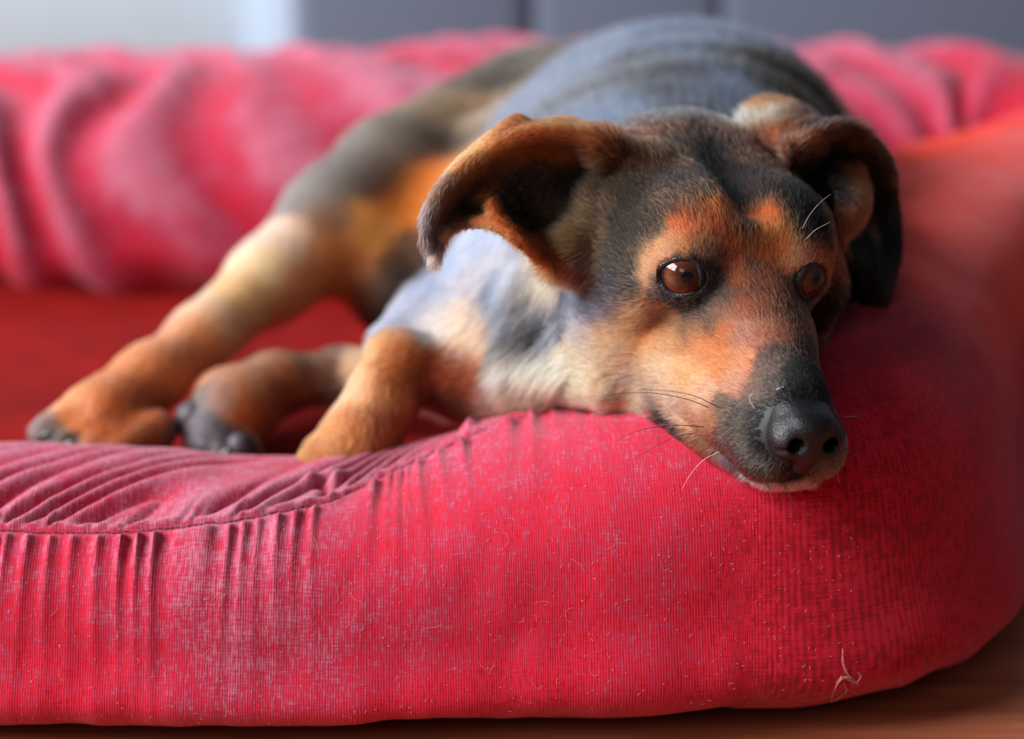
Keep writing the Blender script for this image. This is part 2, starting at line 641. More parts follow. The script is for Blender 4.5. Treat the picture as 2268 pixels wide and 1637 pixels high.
# coat: colour comes from the surface: coat pattern with painted sheen and shade
coat_mat, nt, bs = new_mat('dog_coat')
at = N(nt, 'ShaderNodeAttribute', attribute_name='coat')
nz = N(nt, 'ShaderNodeTexNoise', i_Scale=900.0, i_Detail=3.0)
hs = N(nt, 'ShaderNodeHueSaturation')
mr = N(nt, 'ShaderNodeMapRange', i_1=0.3, i_2=0.7, i_3=0.6, i_4=1.25)
nt.links.new(nz.outputs['Fac'], mr.inputs[0])
nt.links.new(mr.outputs[0], hs.inputs['Value'])
nt.links.new(at.outputs['Color'], hs.inputs['Color'])
nt.links.new(hs.outputs[0], bs.inputs['Base Color'])
bs.inputs['Roughness'].default_value = 0.6
bs.inputs['Sheen Weight'].default_value = 0.15
bs.inputs['Sheen Roughness'].default_value = 0.5

hair_mat, nt, bs = new_mat('dog_fur')
nt.nodes.remove(bs)
hb = N(nt, 'ShaderNodeBsdfHairPrincipled')
hb.parametrization = 'COLOR'
at = N(nt, 'ShaderNodeAttribute', attribute_name='coat')
nt.links.new(at.outputs['Color'], hb.inputs['Color'])
hb.inputs['Roughness'].default_value = 0.42
hb.inputs['IOR'].default_value = 1.30
hb.inputs['Radial Roughness'].default_value = 0.55
nt.links.new(hb.outputs[0], nt.nodes['Material Output'].inputs['Surface'])

nose_mat, nt, bs = new_mat('nose_leather')
bs.inputs['Base Color'].default_value = (0.006, 0.005, 0.006, 1)
bs.inputs['Roughness'].default_value = 0.34
bs.inputs['Specular IOR Level'].default_value = 0.36
tc = N(nt, 'ShaderNodeTexCoord')
vo = N(nt, 'ShaderNodeTexVoronoi', i_Scale=1150.0)
bp = N(nt, 'ShaderNodeBump', i_Strength=0.5, i_Distance=0.0005)
nt.links.new(tc.outputs['Object'], vo.inputs['Vector'])
nt.links.new(vo.outputs['Distance'], bp.inputs['Height'])
bp.invert = True
nt.links.new(bp.outputs[0], bs.inputs['Normal'])

lid_mat, nt, bs = new_mat('dark_eyelid_skin')
bs.inputs['Base Color'].default_value = (0.010, 0.009, 0.011, 1)
bs.inputs['Roughness'].default_value = 0.36
tc = N(nt, 'ShaderNodeTexCoord')
vo = N(nt, 'ShaderNodeTexVoronoi', i_Scale=1500.0)
bp = N(nt, 'ShaderNodeBump', i_Strength=0.6, i_Distance=0.0004)
nt.links.new(tc.outputs['Object'], vo.inputs['Vector'])
nt.links.new(vo.outputs['Distance'], bp.inputs['Height'])
nt.links.new(bp.outputs[0], bs.inputs['Normal'])

eye_mat, nt, bs = new_mat('dog_eye')
tc = N(nt, 'ShaderNodeTexCoord')
sep = N(nt, 'ShaderNodeSeparateXYZ')
nt.links.new(tc.outputs['Object'], sep.inputs[0])
cb = N(nt, 'ShaderNodeCombineXYZ')
nt.links.new(sep.outputs[0], cb.inputs[0])
nt.links.new(sep.outputs[1], cb.inputs[1])
ln = N(nt, 'ShaderNodeVectorMath', operation='LENGTH')
nt.links.new(cb.outputs[0], ln.inputs[0])
dv = N(nt, 'ShaderNodeMath', operation='DIVIDE', i_1=EYE_R * HS)
nt.links.new(ln.outputs['Value'], dv.inputs[0])
rp = ramp(nt, [(0.0, (0.002, 0.002, 0.003)), (0.20, (0.003, 0.002, 0.003)), (0.25, (0.036, 0.011, 0.005)),
               (0.45, (0.056, 0.016, 0.006)), (0.66, (0.105, 0.032, 0.010)), (0.74, (0.08, 0.022, 0.008)), (0.80, (0.006, 0.004, 0.007)),
               (0.90, (0.010, 0.007, 0.009)), (1.0, (0.16, 0.085, 0.065))])
nt.links.new(dv.outputs[0], rp.inputs[0])
at2 = N(nt, 'ShaderNodeMath', operation='ARCTAN2')
nt.links.new(sep.outputs[1], at2.inputs[0])
nt.links.new(sep.outputs[0], at2.inputs[1])
cb2 = N(nt, 'ShaderNodeCombineXYZ')
sc1 = N(nt, 'ShaderNodeMath', operation='MULTIPLY', i_1=7.0)
nt.links.new(at2.outputs[0], sc1.inputs[0])
nt.links.new(sc1.outputs[0], cb2.inputs[0])
nt.links.new(dv.outputs[0], cb2.inputs[1])
nz = N(nt, 'ShaderNodeTexNoise', i_Scale=2.2, i_Detail=4.0)
nt.links.new(cb2.outputs[0], nz.inputs['Vector'])
mr = N(nt, 'ShaderNodeMapRange', i_1=0.3, i_2=0.7, i_3=0.65, i_4=1.35)
nt.links.new(nz.outputs['Fac'], mr.inputs[0])
hs = N(nt, 'ShaderNodeHueSaturation')
nt.links.new(mr.outputs[0], hs.inputs['Value'])
nt.links.new(rp.outputs[0], hs.inputs['Color'])
nt.links.new(hs.outputs[0], bs.inputs['Base Color'])
bs.inputs['Roughness'].default_value = 0.6
bs.inputs['Specular IOR Level'].default_value = 0.0
bs.inputs['Coat Weight'].default_value = 1.0
bs.inputs['Coat Roughness'].default_value = 0.015
bs.inputs['Coat IOR'].default_value = 1.45

pad_mat, nt, bs = new_mat('paw_pad_leather')
bs.inputs['Base Color'].default_value = (0.05, 0.037, 0.043, 1)
bs.inputs['Roughness'].default_value = 0.55
claw_mat, nt, bs = new_mat('claw_horn')
bs.inputs['Base Color'].default_value = (0.02, 0.016, 0.018, 1)
bs.inputs['Roughness'].default_value = 0.3
whisker_dark, nt, bs = new_mat('whisker_dark')
bs.inputs['Base Color'].default_value = (0.012, 0.010, 0.012, 1)
bs.inputs['Roughness'].default_value = 0.35
whisker_pale, nt, bs = new_mat('whisker_pale')
bs.inputs['Base Color'].default_value = (0.75, 0.72, 0.70, 1)
bs.inputs['Roughness'].default_value = 0.35

# ------------------------------------------------------------------ coat anchors: pattern, plus painted window sheen on the back, belly and ear-cup shade
bvh = BVHTree.FromPolygons([tuple(v) for v in DV.tolist()], DQ.tolist())


def hit(px, py):
    d = FWD + (px - CX) / FPX * RIGHT - (py - CY) / FPX * UP
    loc, nor, idx, dist = bvh.ray_cast(Vector(CAM), Vector(d / np.linalg.norm(d)))
    return (np.array(loc), np.array(nor)) if loc is not None else (None, None)


COAT = """
1545,300,70,44,36|1520,330,70,48,40|1560,345,34,26,24,11|1600,400,26,20,20,11|1635,450,24,19,19,11|1655,500,26,20,19,11|1580,372,30,24,22,11|1618,425,26,20,20,11|1668,545,30,22,20,14|1672,590,44,28,22,12|1674,640,95,48,28,14
1345,315,124,62,32|1400,330,108,66,40|1430,300,116,58,30|1500,292,98,52,32|1562,300,72,46,42|1620,305,104,66,54|1680,322,108,52,28|1740,338,116,56,30
1360,345,126,82,46|1420,352,108,76,47|1480,345,102,66,43|1600,345,60,42,35|1660,352,100,54,33|1720,366,86,46,29
1340,400,88,70,45|1400,410,68,56,42|1460,400,72,56,42|1520,400,66,48,36|1640,400,60,38,29|1680,440,62,38,28
1380,500,62,53,44|1330,560,48,43,40|1420,480,62,52,41|1480,450,84,62,44|1540,432,84,54,37|1440,520,66,54,43|1540,465,120,66,38
1300,620,52,54,60|1290,670,66,74,90|1350,640,46,50,58|1400,590,52,46,44|1370,680,70,78,94|1330,700,84,92,108|1260,700,88,94,108|1270,650,70,76,90|1390,640,54,54,58
1700,405,76,43,29|1720,430,62,40,32|1760,460,46,36,34|1800,500,30,27,28|1730,390,74,44,34|1780,420,44,34,30
1530,500,202,84,26|1580,478,204,90,32|1600,530,184,76,28|1500,540,196,128,76|1450,560,196,134,84|1430,590,196,138,92|1475,565,186,122,76|1560,535,150,96,56|1585,552,120,92,62,10|1600,565,70,54,44,9|1620,590,156,74,38|1598,610,48,42,44,10|1575,600,30,26,28,9|1580,640,44,40,44,10|1606,660,96,76,66|1640,620,156,78,42|1650,680,146,74,44|1640,560,168,76,34|1620,500,150,70,34
1700,480,204,86,28|1720,540,222,120,52|1760,560,168,112,66|1690,560,200,86,32|1700,620,140,70,42|1740,640,124,66,40|1765,605,36,28,26,12|1800,560,150,72,38|1828,575,172,84,42|1840,600,140,70,38|1765,700,96,52,36|1810,685,38,30,28|1798,720,110,62,42|1740,580,170,100,56|1760,650,40,30,28
1680,680,128,66,42|1690,740,144,86,62|1720,790,46,38,38|1760,830,24,21,22|1740,740,124,68,46|1780,770,60,38,32|1760,880,22,19,20|1700,850,56,48,46|1820,870,24,20,20|1840,900,22,19,20|1705,800,88,66,58
1440,600,180,136,98|1450,625,40,36,38,9|1468,655,24,22,25,10|1500,678,24,22,25,10|1540,690,26,24,27,10|1562,662,26,24,26,10|1568,635,30,27,29,10|1560,598,30,26,26,9|1535,572,40,32,30,7|1500,570,60,46,38,6|1452,655,70,60,58,9|1480,668,34,30,32,9|1520,684,28,26,29,10|1555,688,32,30,33,10|1570,722,66,54,46|1530,712,88,68,54|1600,695,120,80,62|1490,700,150,112,80|1540,735,130,88,60
1440,680,196,138,94|1400,705,200,140,88|1350,735,206,148,100|1300,765,208,164,126|1420,760,206,142,90|1480,740,192,128,82|1550,765,188,106,62|1600,740,168,90,50|1650,735,156,104,84|1600,800,196,116,66|1530,830,208,146,96|1460,830,214,168,126|1400,850,224,180,144|1640,800,190,122,82|1630,845,176,120,92|1670,855,96,74,62|1560,880,196,146,114|1500,895,212,164,128|1350,800,202,150,112|1380,780,190,138,100
1450,905,112,98,88,10|1466,935,24,22,25,9|1495,962,46,46,52,9|1540,930,186,134,98|1575,920,150,106,76|1600,905,80,68,60|1640,920,54,50,48|1600,980,66,62,60|1560,975,120,90,70|1650,1000,58,55,54|1680,1030,60,58,58|1630,1035,70,70,76,9|1600,1025,110,112,120,9|1700,1076,208,204,204,9|1650,1068,190,190,196,9|1750,1074,206,198,192,9|1800,1064,160,140,130,9|1830,1045,96,84,78|1545,1010,130,132,142,9|1740,1050,40,34,35,9|1622,1050,205,206,214,8|1660,1073,226,224,226,9|1700,1080,228,226,226,9|1745,1077,226,220,214,9|1790,1068,190,172,160,9|1590,1030,170,172,182,8|1480,950,20,18,20,9|1462,925,24,22,24,9|1775,1036,20,18,19,10|1760,1045,22,19,20,8|1700,1055,44,42,44,8|1680,980,34,32,33|1680,920,34,30,30|1800,1045,60,50,46,8
1250,780,230,188,146|1180,860,230,184,136|1230,860,232,184,134|1280,805,228,182,138|1170,815,222,190,156|1205,888,228,160,108,10|1200,830,226,180,136|1300,850,228,180,134|1370,900,228,180,136|1420,930,218,170,128|1200,880,222,158,114|1135,870,170,160,152,10|1260,870,232,184,134|1330,868,230,182,134,12|1150,790,190,176,158|1240,720,98,102,116|1290,745,150,142,146|1260,840,230,184,138|1330,880,230,180,132
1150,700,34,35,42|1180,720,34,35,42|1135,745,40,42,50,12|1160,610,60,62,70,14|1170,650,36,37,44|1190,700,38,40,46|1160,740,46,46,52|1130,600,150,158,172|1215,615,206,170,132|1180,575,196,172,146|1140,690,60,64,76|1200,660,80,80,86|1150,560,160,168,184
1180,280,152,76,34|1120,290,148,72,32|1240,288,162,92,46|1300,305,142,88,52|1060,360,140,82,46|1000,425,112,78,58|960,500,120,106,104|950,548,190,186,190,8|963,572,206,184,164,8|980,520,190,140,96,8|1140,262,138,66,28
1200,325,144,72,32|1100,365,108,60,36|1050,415,92,54,36|1000,470,96,66,50|1270,330,140,74,36|1330,350,120,74,44
1180,400,66,42,28|1250,420,44,30,24|1300,400,48,34,30|1215,450,84,56,36|1240,480,96,66,42|1130,420,60,38,26|1035,465,28,20,18|1080,440,186,116,66|1090,480,196,114,62|1110,505,186,104,52|1150,480,34,22,20|1170,530,150,76,34|1210,560,142,70,30|1240,595,178,104,54|1250,540,104,72,42|1290,490,108,86,58|1310,450,96,78,56|1320,540,96,72,46|1305,590,96,70,48|1220,500,60,40,28|1250,620,200,160,120|1320,490,92,74,50
1660,272,220,200,172|1700,262,214,180,140|1690,238,168,98,50|1760,270,142,66,30|1735,300,150,78,40|1800,312,152,76,38|1850,290,132,66,36|1900,300,96,52,30|1940,360,70,38,24|1970,450,46,30,22|1975,550,24,20,20|1850,350,50,32,24|1825,420,30,22,20|1900,380,132,70,36|1916,430,142,76,40|1890,480,130,68,36|1860,430,48,32,26|1845,530,112,60,34|1820,520,34,26,24|1900,550,20,18,19|1900,620,18,17,18|1850,650,18,17,18|1940,450,60,36,24
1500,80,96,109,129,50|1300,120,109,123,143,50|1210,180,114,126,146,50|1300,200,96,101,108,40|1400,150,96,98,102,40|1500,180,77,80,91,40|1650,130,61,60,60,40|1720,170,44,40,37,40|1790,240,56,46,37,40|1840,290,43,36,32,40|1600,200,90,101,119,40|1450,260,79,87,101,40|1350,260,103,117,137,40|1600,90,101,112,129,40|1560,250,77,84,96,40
1110,180,79,67,55,34|1050,230,137,110,77,34|980,240,119,94,69,34|1080,330,194,122,61,34|900,300,104,90,74,34|820,330,100,86,74,30|760,375,104,94,84,30|700,430,114,104,94,26|850,400,86,67,51,30|950,310,86,69,55,34|980,390,243,139,61,30|900,450,255,145,61,30|830,510,255,177,100,28|740,560,255,167,96,28|720,480,139,104,77,26|640,520,245,207,174,26|600,600,255,212,162,26|550,640,255,192,129,26|650,650,239,159,102,26|780,600,217,135,74,28|480,680,255,194,145,26|430,740,220,145,92,26|350,800,215,127,69,26|250,870,202,114,57,26|170,910,210,122,64,20|100,950,104,84,79,16|140,980,55,47,47,12|250,950,167,84,37,20|300,980,152,77,31,20|330,880,180,96,45,20|900,560,96,52,28,30|820,640,110,64,38,22|940,520,70,40,26,22|905,600,52,30,22,26|880,620,44,26,20,26|860,680,48,28,20,26|940,600,37,24,22,26
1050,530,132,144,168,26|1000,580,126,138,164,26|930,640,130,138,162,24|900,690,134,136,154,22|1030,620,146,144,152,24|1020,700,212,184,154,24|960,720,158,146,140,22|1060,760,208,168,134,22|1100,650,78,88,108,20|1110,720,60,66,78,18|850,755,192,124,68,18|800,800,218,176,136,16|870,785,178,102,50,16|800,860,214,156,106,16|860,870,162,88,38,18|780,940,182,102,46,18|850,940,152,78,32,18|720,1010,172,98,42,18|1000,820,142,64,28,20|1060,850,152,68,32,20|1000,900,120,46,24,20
700,800,110,62,36,20|600,815,152,94,58,20|550,845,182,118,78,18|650,850,132,68,32,18|560,900,168,88,38,18|430,900,96,80,80,14|445,950,84,76,86,14|460,990,66,58,66,12|530,985,70,66,76,12|590,950,152,78,32,16|500,870,142,98,78,14
"""
apos, acol, asig = [], [], []
for item in COAT.replace('\n', '|').split('|'):
    if not item.strip():
        continue
    v = [float(t) for t in item.split(',')]
    loc, nor = hit(v[0], v[1])
    if loc is None:
        print('coat anchor misses', v[:2])
        continue
    d = (loc - CAM) @ FWD
    apos.append(loc)
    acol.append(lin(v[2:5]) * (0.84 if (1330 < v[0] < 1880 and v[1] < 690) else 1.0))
    asig.append((v[5] if len(v) > 5 else 16) * 1.0 * d / FPX)
apos, acol, asig = np.array(apos), np.array(acol), np.array(asig)
aw = np.clip((16 * 1.0 * 1.15 / FPX / asig) ** 1.6, 0.3, 4)


def coat_colour(pts):
    out = np.empty((len(pts), 3))
    for i in range(0, len(pts), 20000):
        q = pts[i:i + 20000]
        d2 = ((q[:, None] - apos[None]) ** 2).sum(-1)
        w = np.exp(-d2 / (2 * asig[None] ** 2)) * aw[None] + 3e-12 / (d2 + 1e-6) ** 2 * 1e-2
        out[i:i + 20000] = (w[:, :, None] * acol[None]).sum(1) / w.sum(1)[:, None]
    return out


# warp the lookup a little so patch borders run ragged
def coat_at(pts):
    w = np.stack([vnoise(pts * 260, 3), vnoise(pts * 260, 4), vnoise(pts * 260, 5)], 1) * 0.0016
    return coat_colour(pts + w)


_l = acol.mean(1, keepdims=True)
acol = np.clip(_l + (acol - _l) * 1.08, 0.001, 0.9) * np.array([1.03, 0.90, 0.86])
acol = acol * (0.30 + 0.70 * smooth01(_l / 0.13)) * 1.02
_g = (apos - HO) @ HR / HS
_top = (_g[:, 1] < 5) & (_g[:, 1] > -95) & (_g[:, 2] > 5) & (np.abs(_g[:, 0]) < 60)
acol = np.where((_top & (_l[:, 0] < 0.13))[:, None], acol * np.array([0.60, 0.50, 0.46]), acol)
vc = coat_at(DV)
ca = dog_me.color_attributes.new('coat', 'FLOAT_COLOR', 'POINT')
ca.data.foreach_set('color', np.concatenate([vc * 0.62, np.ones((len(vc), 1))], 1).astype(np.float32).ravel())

dog = link('dog', dog_me, coat_mat)
tag(dog, 'black and tan short-haired dog resting its chin on the red cushioned rim of the bed', 'dog')

# ------------------------------------------------------------------ nose
nf = Field(axis_grid([(-24, 24, 0.6)]), axis_grid([(56, 104, 0.6)]), axis_grid([(-60, -14, 0.6)]))
nf.f[:] = 20
nf.ell((0, 79, -36), (17, 14, 13), None, 3)
nf.ell((0, 86, -32), (12, 9, 8.5), None, 5)
nf.ell((0, 72, -28), (13, 12, 8), None, 5)
for s in (-1, 1):
    nf.ell((s * 10.5, 84, -38), (8, 9.5, 9), None, 3)
nf.cap((0, 86, -42), (0, 82, -51), 8, 5, 4)
for s in (-1, 1):
    nf.cap((s * 7.5, 99, -38.5), (s * 10.5, 84, -37), 4.3, 3.2, 1.5, 'sub')
    nf.cap((s * 10, 96, -40), (s * 19.5, 87, -42), 2.2, 1.0, 1.5, 'sub')
nf.cap((0, 101, -38), (0, 92, -54), 0.8, 1.3, 1.8, 'sub')
nv_, nq_ = nf.surface()
nv_ = smooth_verts(nv_, nq_, 2)
nv_ = (nv_ - np.array([0, 84, -36])) * np.array([0.89, 0.95, 0.93]) + np.array([-0.7, 84, -37.6])
NV = HO + (nv_ @ HR.T) * HS
link('nose', mesh_from_np('nose', NV, nq_), nose_mat, dog)

# ------------------------------------------------------------------ eyes and lids
LIDS = [
    [(1458, 607), (1464, 597), (1472, 590), (1483, 583.5), (1498, 579.5), (1514, 578.5), (1530, 582), (1540, 590), (1545, 602), (1546.5, 616), (1546, 628),
     (1550, 639), (1554, 648), (1546, 645.5), (1538, 645), (1528, 648), (1513, 651.5), (1495, 651), (1480, 644), (1467, 631), (1459, 618)],
    [(1775, 637), (1779, 618), (1786, 604), (1797, 593), (1810, 589), (1821, 594), (1828, 606), (1829, 624), (1825, 642), (1815, 656), (1802, 662), (1788, 658), (1778, 649)],
]
for (c, gaze, out, sgn), lid in zip(EYES, LIDS):
    R = EYE_R * HS
    bm = bmesh.new()
    bmesh.ops.create_uvsphere(bm, u_segments=64, v_segments=40, radius=R)
    for v in bm.verts:                       # the cornea bulges a little
        r = math.hypot(v.co.x, v.co.y) / R
        if v.co.z > 0 and r < 0.78:
            v.co.z += R * 0.085 * (1 - (r / 0.78) ** 2) ** 1.2
    me = bpy.data.meshes.new('eye')
    bm.to_mesh(me)
    bm.free()
    me.polygons.foreach_set('use_smooth', [True] * len(me.polygons))
    e = link('eye', me, eye_mat, dog)
    e.matrix_world = Matrix.Translation(c) @ Vector(gaze).to_track_quat('Z', 'Y').to_matrix().to_4x4()
    pl = np.array(lid + [lid[0]], float)
    m = len(pl) - 1
    k = 96
    t = np.arange(k) / k * m
    i = np.floor(t).astype(int)
    f = (t - i)[:, None]
    q = np.array(lid, float)
    p0, p1, p2, p3 = q[(i - 1) % m], q[i % m], q[(i + 1) % m], q[(i + 2) % m]
    cur = 0.5 * (2 * p1 + (p2 - p0) * f + (2 * p0 - 5 * p1 + 4 * p2 - p3) * f * f + (3 * p1 - p0 - 3 * p2 + p3) * f ** 3)
    S = []
    for (x, y) in cur:
        d = FWD + (x - CX) / FPX * RIGHT - (y - CY) / FPX * UP
        d = d / np.linalg.norm(d)
        oc = CAM - c
        b = oc @ d
        rr = R * 1.03
        disc = b * b - (oc @ oc - rr * rr)
        tt = -b - math.sqrt(max(disc, 0))
        p = CAM + d * tt
        p = c + (p - c) / np.linalg.norm(p - c) * rr
        S.append(p)
    S = np.array(S)
    cen = S.mean(0)
    n = (S - c) / np.linalg.norm(S - c, axis=1)[:, None]
    ax = (cen - c) / np.linalg.norm(cen - c)
    tdir = S - cen
    tdir -= (tdir * n).sum(1)[:, None] * n
    tdir /= np.linalg.norm(tdir, axis=1)[:, None]
    upw = np.clip(tdir @ HR[:, 2], -1, 1)[:, None]        # +1 on the upper lid
    mmv = 1e-3
    rings = [S - 1.2 * mmv * n - 0.2 * mmv * tdir, S + 0.35 * mmv * n, S + 0.9 * mmv * n + 0.45 * mmv * tdir,
             S + (1.15 + 0.5 * np.maximum(upw, 0)) * mmv * n + 1.3 * mmv * tdir, S + (0.9 + 0.6 * np.maximum(upw, 0)) * mmv * n + 2.5 * mmv * tdir,
             S + (0.45 + 0.2 * np.maximum(upw, 0)) * mmv * n + 4.2 * mmv * tdir, S - 0.9 * mmv * n + 6.4 * mmv * tdir, S - 4.5 * mmv * n + 9.0 * mmv * tdir]
    for r_ in range(3, 8):                                 # soften outer rings
        for it in range(2 * r_):
            rings[r_] = 0.5 * rings[r_] + 0.25 * (np.roll(rings[r_], 1, 0) + np.roll(rings[r_], -1, 0))
    V = np.concatenate(rings)
    Q = []
    for a in range(len(rings) - 1):
        for j in range(k):
            Q.append((a * k + j, (a + 1) * k + j, (a + 1) * k + (j + 1) % k, a * k + (j + 1) % k))
    link('eyelid', mesh_from_np('eyelid', V, np.array(Q)), lid_mat, dog)
# ------------------------------------------------------------------ fur: real strands rooted on the skin
# lie of the coat: x, y in the photo, direction, length in mm, reach in px   (L = longer coat)
LIE = """
1180,275,-1,-.1,5,40|1110,300,-.8,.5,5,40|1250,292,-1,-.2,6,40|1310,300,-.9,-.5,8,30|1040,370,-.7,.8,5,40|980,440,-.4,.9,5,40|950,530,.1,1,6,30|965,575,-.3,1,6,30
1200,330,-1,.2,5,40|1100,370,-.9,.6,5,40|1040,430,-.6,.9,5,40|1180,400,-.8,.5,5,40|1270,420,-.3,.9,5,40|1130,430,-.6,.6,5,30|1090,470,-.6,.5,5,30|1150,500,-.6,.6,5,30|1180,550,-.7,.6,5,30|1235,600,-.7,.6,6,30
1290,470,-.8,-.7,13,26|1310,430,-.7,-.7,13,24|1280,520,-.9,-.1,13,26|1310,560,-.8,.3,13,26|1250,560,-.8,.5,9,26|1290,610,-.7,.8,11,26|1330,500,-.9,-.3,11,20|1340,440,-.7,-.6,9,20
1690,240,-.6,-.9,8,30|1660,280,-.2,-1,14,22|1700,270,.1,-1,13,22|1760,270,.8,-.4,7,30|1800,310,.9,-.2,6,30|1850,290,.9,-.1,5,30|1930,330,.8,.6,5,40|1970,430,.2,1,5,40|1975,550,-.2,1,5,40|1900,380,.6,-.5,5,30|1920,430,.5,.5,5,30|1870,490,.2,1,5,30|1840,550,.2,1,6,30|1900,560,.4,1,8,40|1850,440,.5,.2,4,30
1240,640,-.7,.7,14,26|1220,600,-.6,.9,15,22|1200,660,-.5,.9,16,30|1170,700,-.45,.95,20,30|1140,640,-.4,.95,18,30|1160,770,-.8,.8,24,30|1210,790,-.6,.8,22,26|1150,830,-.95,.45,26,30|1200,860,-.95,.3,24,30|1250,820,-.85,.5,18,26|1140,880,-.9,.3,26,30|1240,740,-.6,.85,14,24
1280,880,-.95,.25,12,26|1330,880,-.95,-.05,8,26|1400,910,-.9,-.3,6,26
1450,200,-.3,-1,14,200|1300,120,-.5,-1,14,200|1650,150,.1,-1,14,200|1780,250,.4,-.8,14,120
1000,230,-.7,.6,13,120|900,330,-.7,.6,12,90|760,450,-.7,.65,11,80|600,620,-.75,.6,9,80|450,740,-.75,.6,8,80|300,850,-.8,.5,7,70|150,950,-.8,.4,6,70|900,560,-.8,.5,10,80
1050,540,-.6,.7,12,60|950,640,-.7,.6,11,60|1020,700,-.8,.5,12,60|870,770,-.8,.4,8,50|850,880,-.3,1,7,50|760,990,-.4,1,7,50|1050,860,-.9,.1,9,50|700,830,-1,.1,8,60|550,860,-.8,.5,7,60|460,950,-.6,.8,4,60
1940,600,.5,1,14,60|1850,640,.3,1,10,40
"""
lp, ld, ll, ls = [], [], [], []
for item in LIE.replace('\n', '|').split('|'):
    if not item.strip():
        continue
    v = [float(t) for t in item.split(',')]
    loc, nor = hit(v[0], v[1])
    if loc is None:
        continue
    d = (loc - CAM) @ FWD
    w = v[2] * RIGHT - v[3] * UP
    w = w - nor * (w @ nor)
    lp.append(loc); ld.append(w / (np.linalg.norm(w) + 1e-9)); ll.append(v[4]); ls.append(v[5] * 0.8 * d / FPX)
lp, ld, ll, ls = map(np.array, (lp, ld, ll, ls))

NOSE_PT = H(0, 96, -30)
EYE_C = [e[0] for e in EYES]


def lie_field(p, n):
    """direction and length (m) of the coat at points p with normals n"""
    h = to_head(p)
    # on the face the coat runs back from the nose, parting round the eyes
    v = p - NOSE_PT
    v = v / np.linalg.norm(v, axis=1)[:, None]
    for c in EYE_C:
        dvec = p - c
        dist = np.linalg.norm(dvec, axis=1)
        w = np.exp(-((dist - 0.014) / 0.012).clip(0) ** 2)[:, None] * 0.55
        v = v + w * (dvec / dist[:, None])
    # lips hang: coat there turns downward
    low = smooth01((-(h[:, 2]) - 48) / 14) * smooth01((h[:, 1] - 20) / 30)
    v = v + low[:, None] * (-HR[:, 2] * 1.1 - HR[:, 1] * 0.1)[None]
    y = h[:, 1]
    L = np.interp(y, [-120, -80, -50, -20, 10, 40, 70, 90], [14, 11, 9, 7.5, 6.0, 4.6, 3.2, 2.6])
    L = L * (1 + 0.25 * smooth01((-(h[:, 2]) - 30) / 25))
    L = L + low * 1.6
    for c in EYE_C:
        dist = np.linalg.norm(p - c, axis=1)
        L = L * (0.35 + 0.65 * smooth01((dist - 0.0135) / 0.012))
    wf = 0.55 * np.exp(-((np.abs(h[:, 0]) - 40).clip(0) / 14) ** 2) * smooth01((h[:, 1] + 95) / 25) * (np.abs(h[:, 2]) < 95)
    W = wf + 1e-6
    vec = v * W[:, None]
    Ls = L * W
    for i in range(0, len(p), 20000):
        q = p[i:i + 20000]
        d2 = ((q[:, None] - lp[None]) ** 2).sum(-1)
        w = np.exp(-d2 / (2 * ls[None] ** 2)) + 1e-4 * np.exp(-d2 / 0.02)
        vec[i:i + 20000] += (w[:, :, None] * ld[None]).sum(1)
        Ls[i:i + 20000] += (w * ll[None]).sum(1)
        W[i:i + 20000] += w.sum(1)
    L = Ls / W
    vec = vec - n * (vec * n).sum(1)[:, None]
    vec /= np.linalg.norm(vec, axis=1)[:, None] + 1e-9
    return vec, L * 1e-3


def sample_mesh(V, Q, dens_fn, total):
    T = np.concatenate([Q[:, [0, 1, 2]], Q[:, [0, 2, 3]]])
    a, b, c = V[T[:, 0]], V[T[:, 1]], V[T[:, 2]]
    nr = np.cross(b - a, c - a)
    ar = np.linalg.norm(nr, axis=1) / 2
    w = ar * dens_fn((a + b + c) / 3, nr / (2 * ar[:, None] + 1e-15))
    idx = rng.choice(len(T), size=total, p=w / w.sum())
    u, v = rng.random(total), rng.random(total)
    m = u + v > 1
    u[m], v[m] = 1 - u[m], 1 - v[m]
    p = a[idx] + (b - a)[idx] * u[:, None] + (c - a)[idx] * v[:, None]
    return p, T[idx], u, v


# smooth vertex normals
def vert_normals(V, Q):
    n = np.cross(V[Q[:, 2]] - V[Q[:, 0]], V[Q[:, 3]] - V[Q[:, 1]])
    out = np.zeros_like(V)
    for k in range(4):
        for a in range(3):
            out[:, a] += np.bincount(Q[:, k], weights=n[:, a], minlength=len(V))
    return out / (np.linalg.norm(out, axis=1)[:, None] + 1e-12)


VN = vert_normals(DV, DQ)
_noseC = H(0, 84, -37)


def bare(p):
    """1 where strands may grow, 0 on the nose, lids and inside the eye holes"""
    k = np.ones(len(p))
    h = to_head(p)
    q = (h - np.array([-0.7, 80, -38.5])) / np.array([17, 19, 14])
    k[(q ** 2).sum(1) < 1] = 0
    for (c, g, out, s) in EYES:
        r = p - c
        dist = np.linalg.norm(r, axis=1)
        k[(dist < 0.0145) & ((r @ out) > -0.004)] = 0
    return k


def is_head(p):
    h = to_head(p)
    return ((h[:, 1] > -100) & (np.abs(h[:, 2]) < 100) & (np.abs(h[:, 0]) < 140)) & (((p - CAM) @ FWD) < 1.27)


def dens_head(p, n):
    view = (CAM - p) / np.linalg.norm(CAM - p, axis=1)[:, None]
    f = (n * view).sum(1)
    w = np.where(f > -0.35, 1.0, 0.12)
    h = to_head(p)
    w = w * np.interp(h[:, 1], [-100, -40, 20, 60, 90], [0.75, 1.0, 1.25, 1.6, 1.8])
    return w * bare(p) * is_head(p)


def dens_body(p, n):
    view = (CAM - p) / np.linalg.norm(CAM - p, axis=1)[:, None]
    f = (n * view).sum(1)
    d = (p - CAM) @ FWD
    return np.where(f > -0.3, 1.0, 0.15) * (~is_head(p)) * np.interp(d, [1.15, 1.3, 1.45], [3.2, 1.3, 0.8])


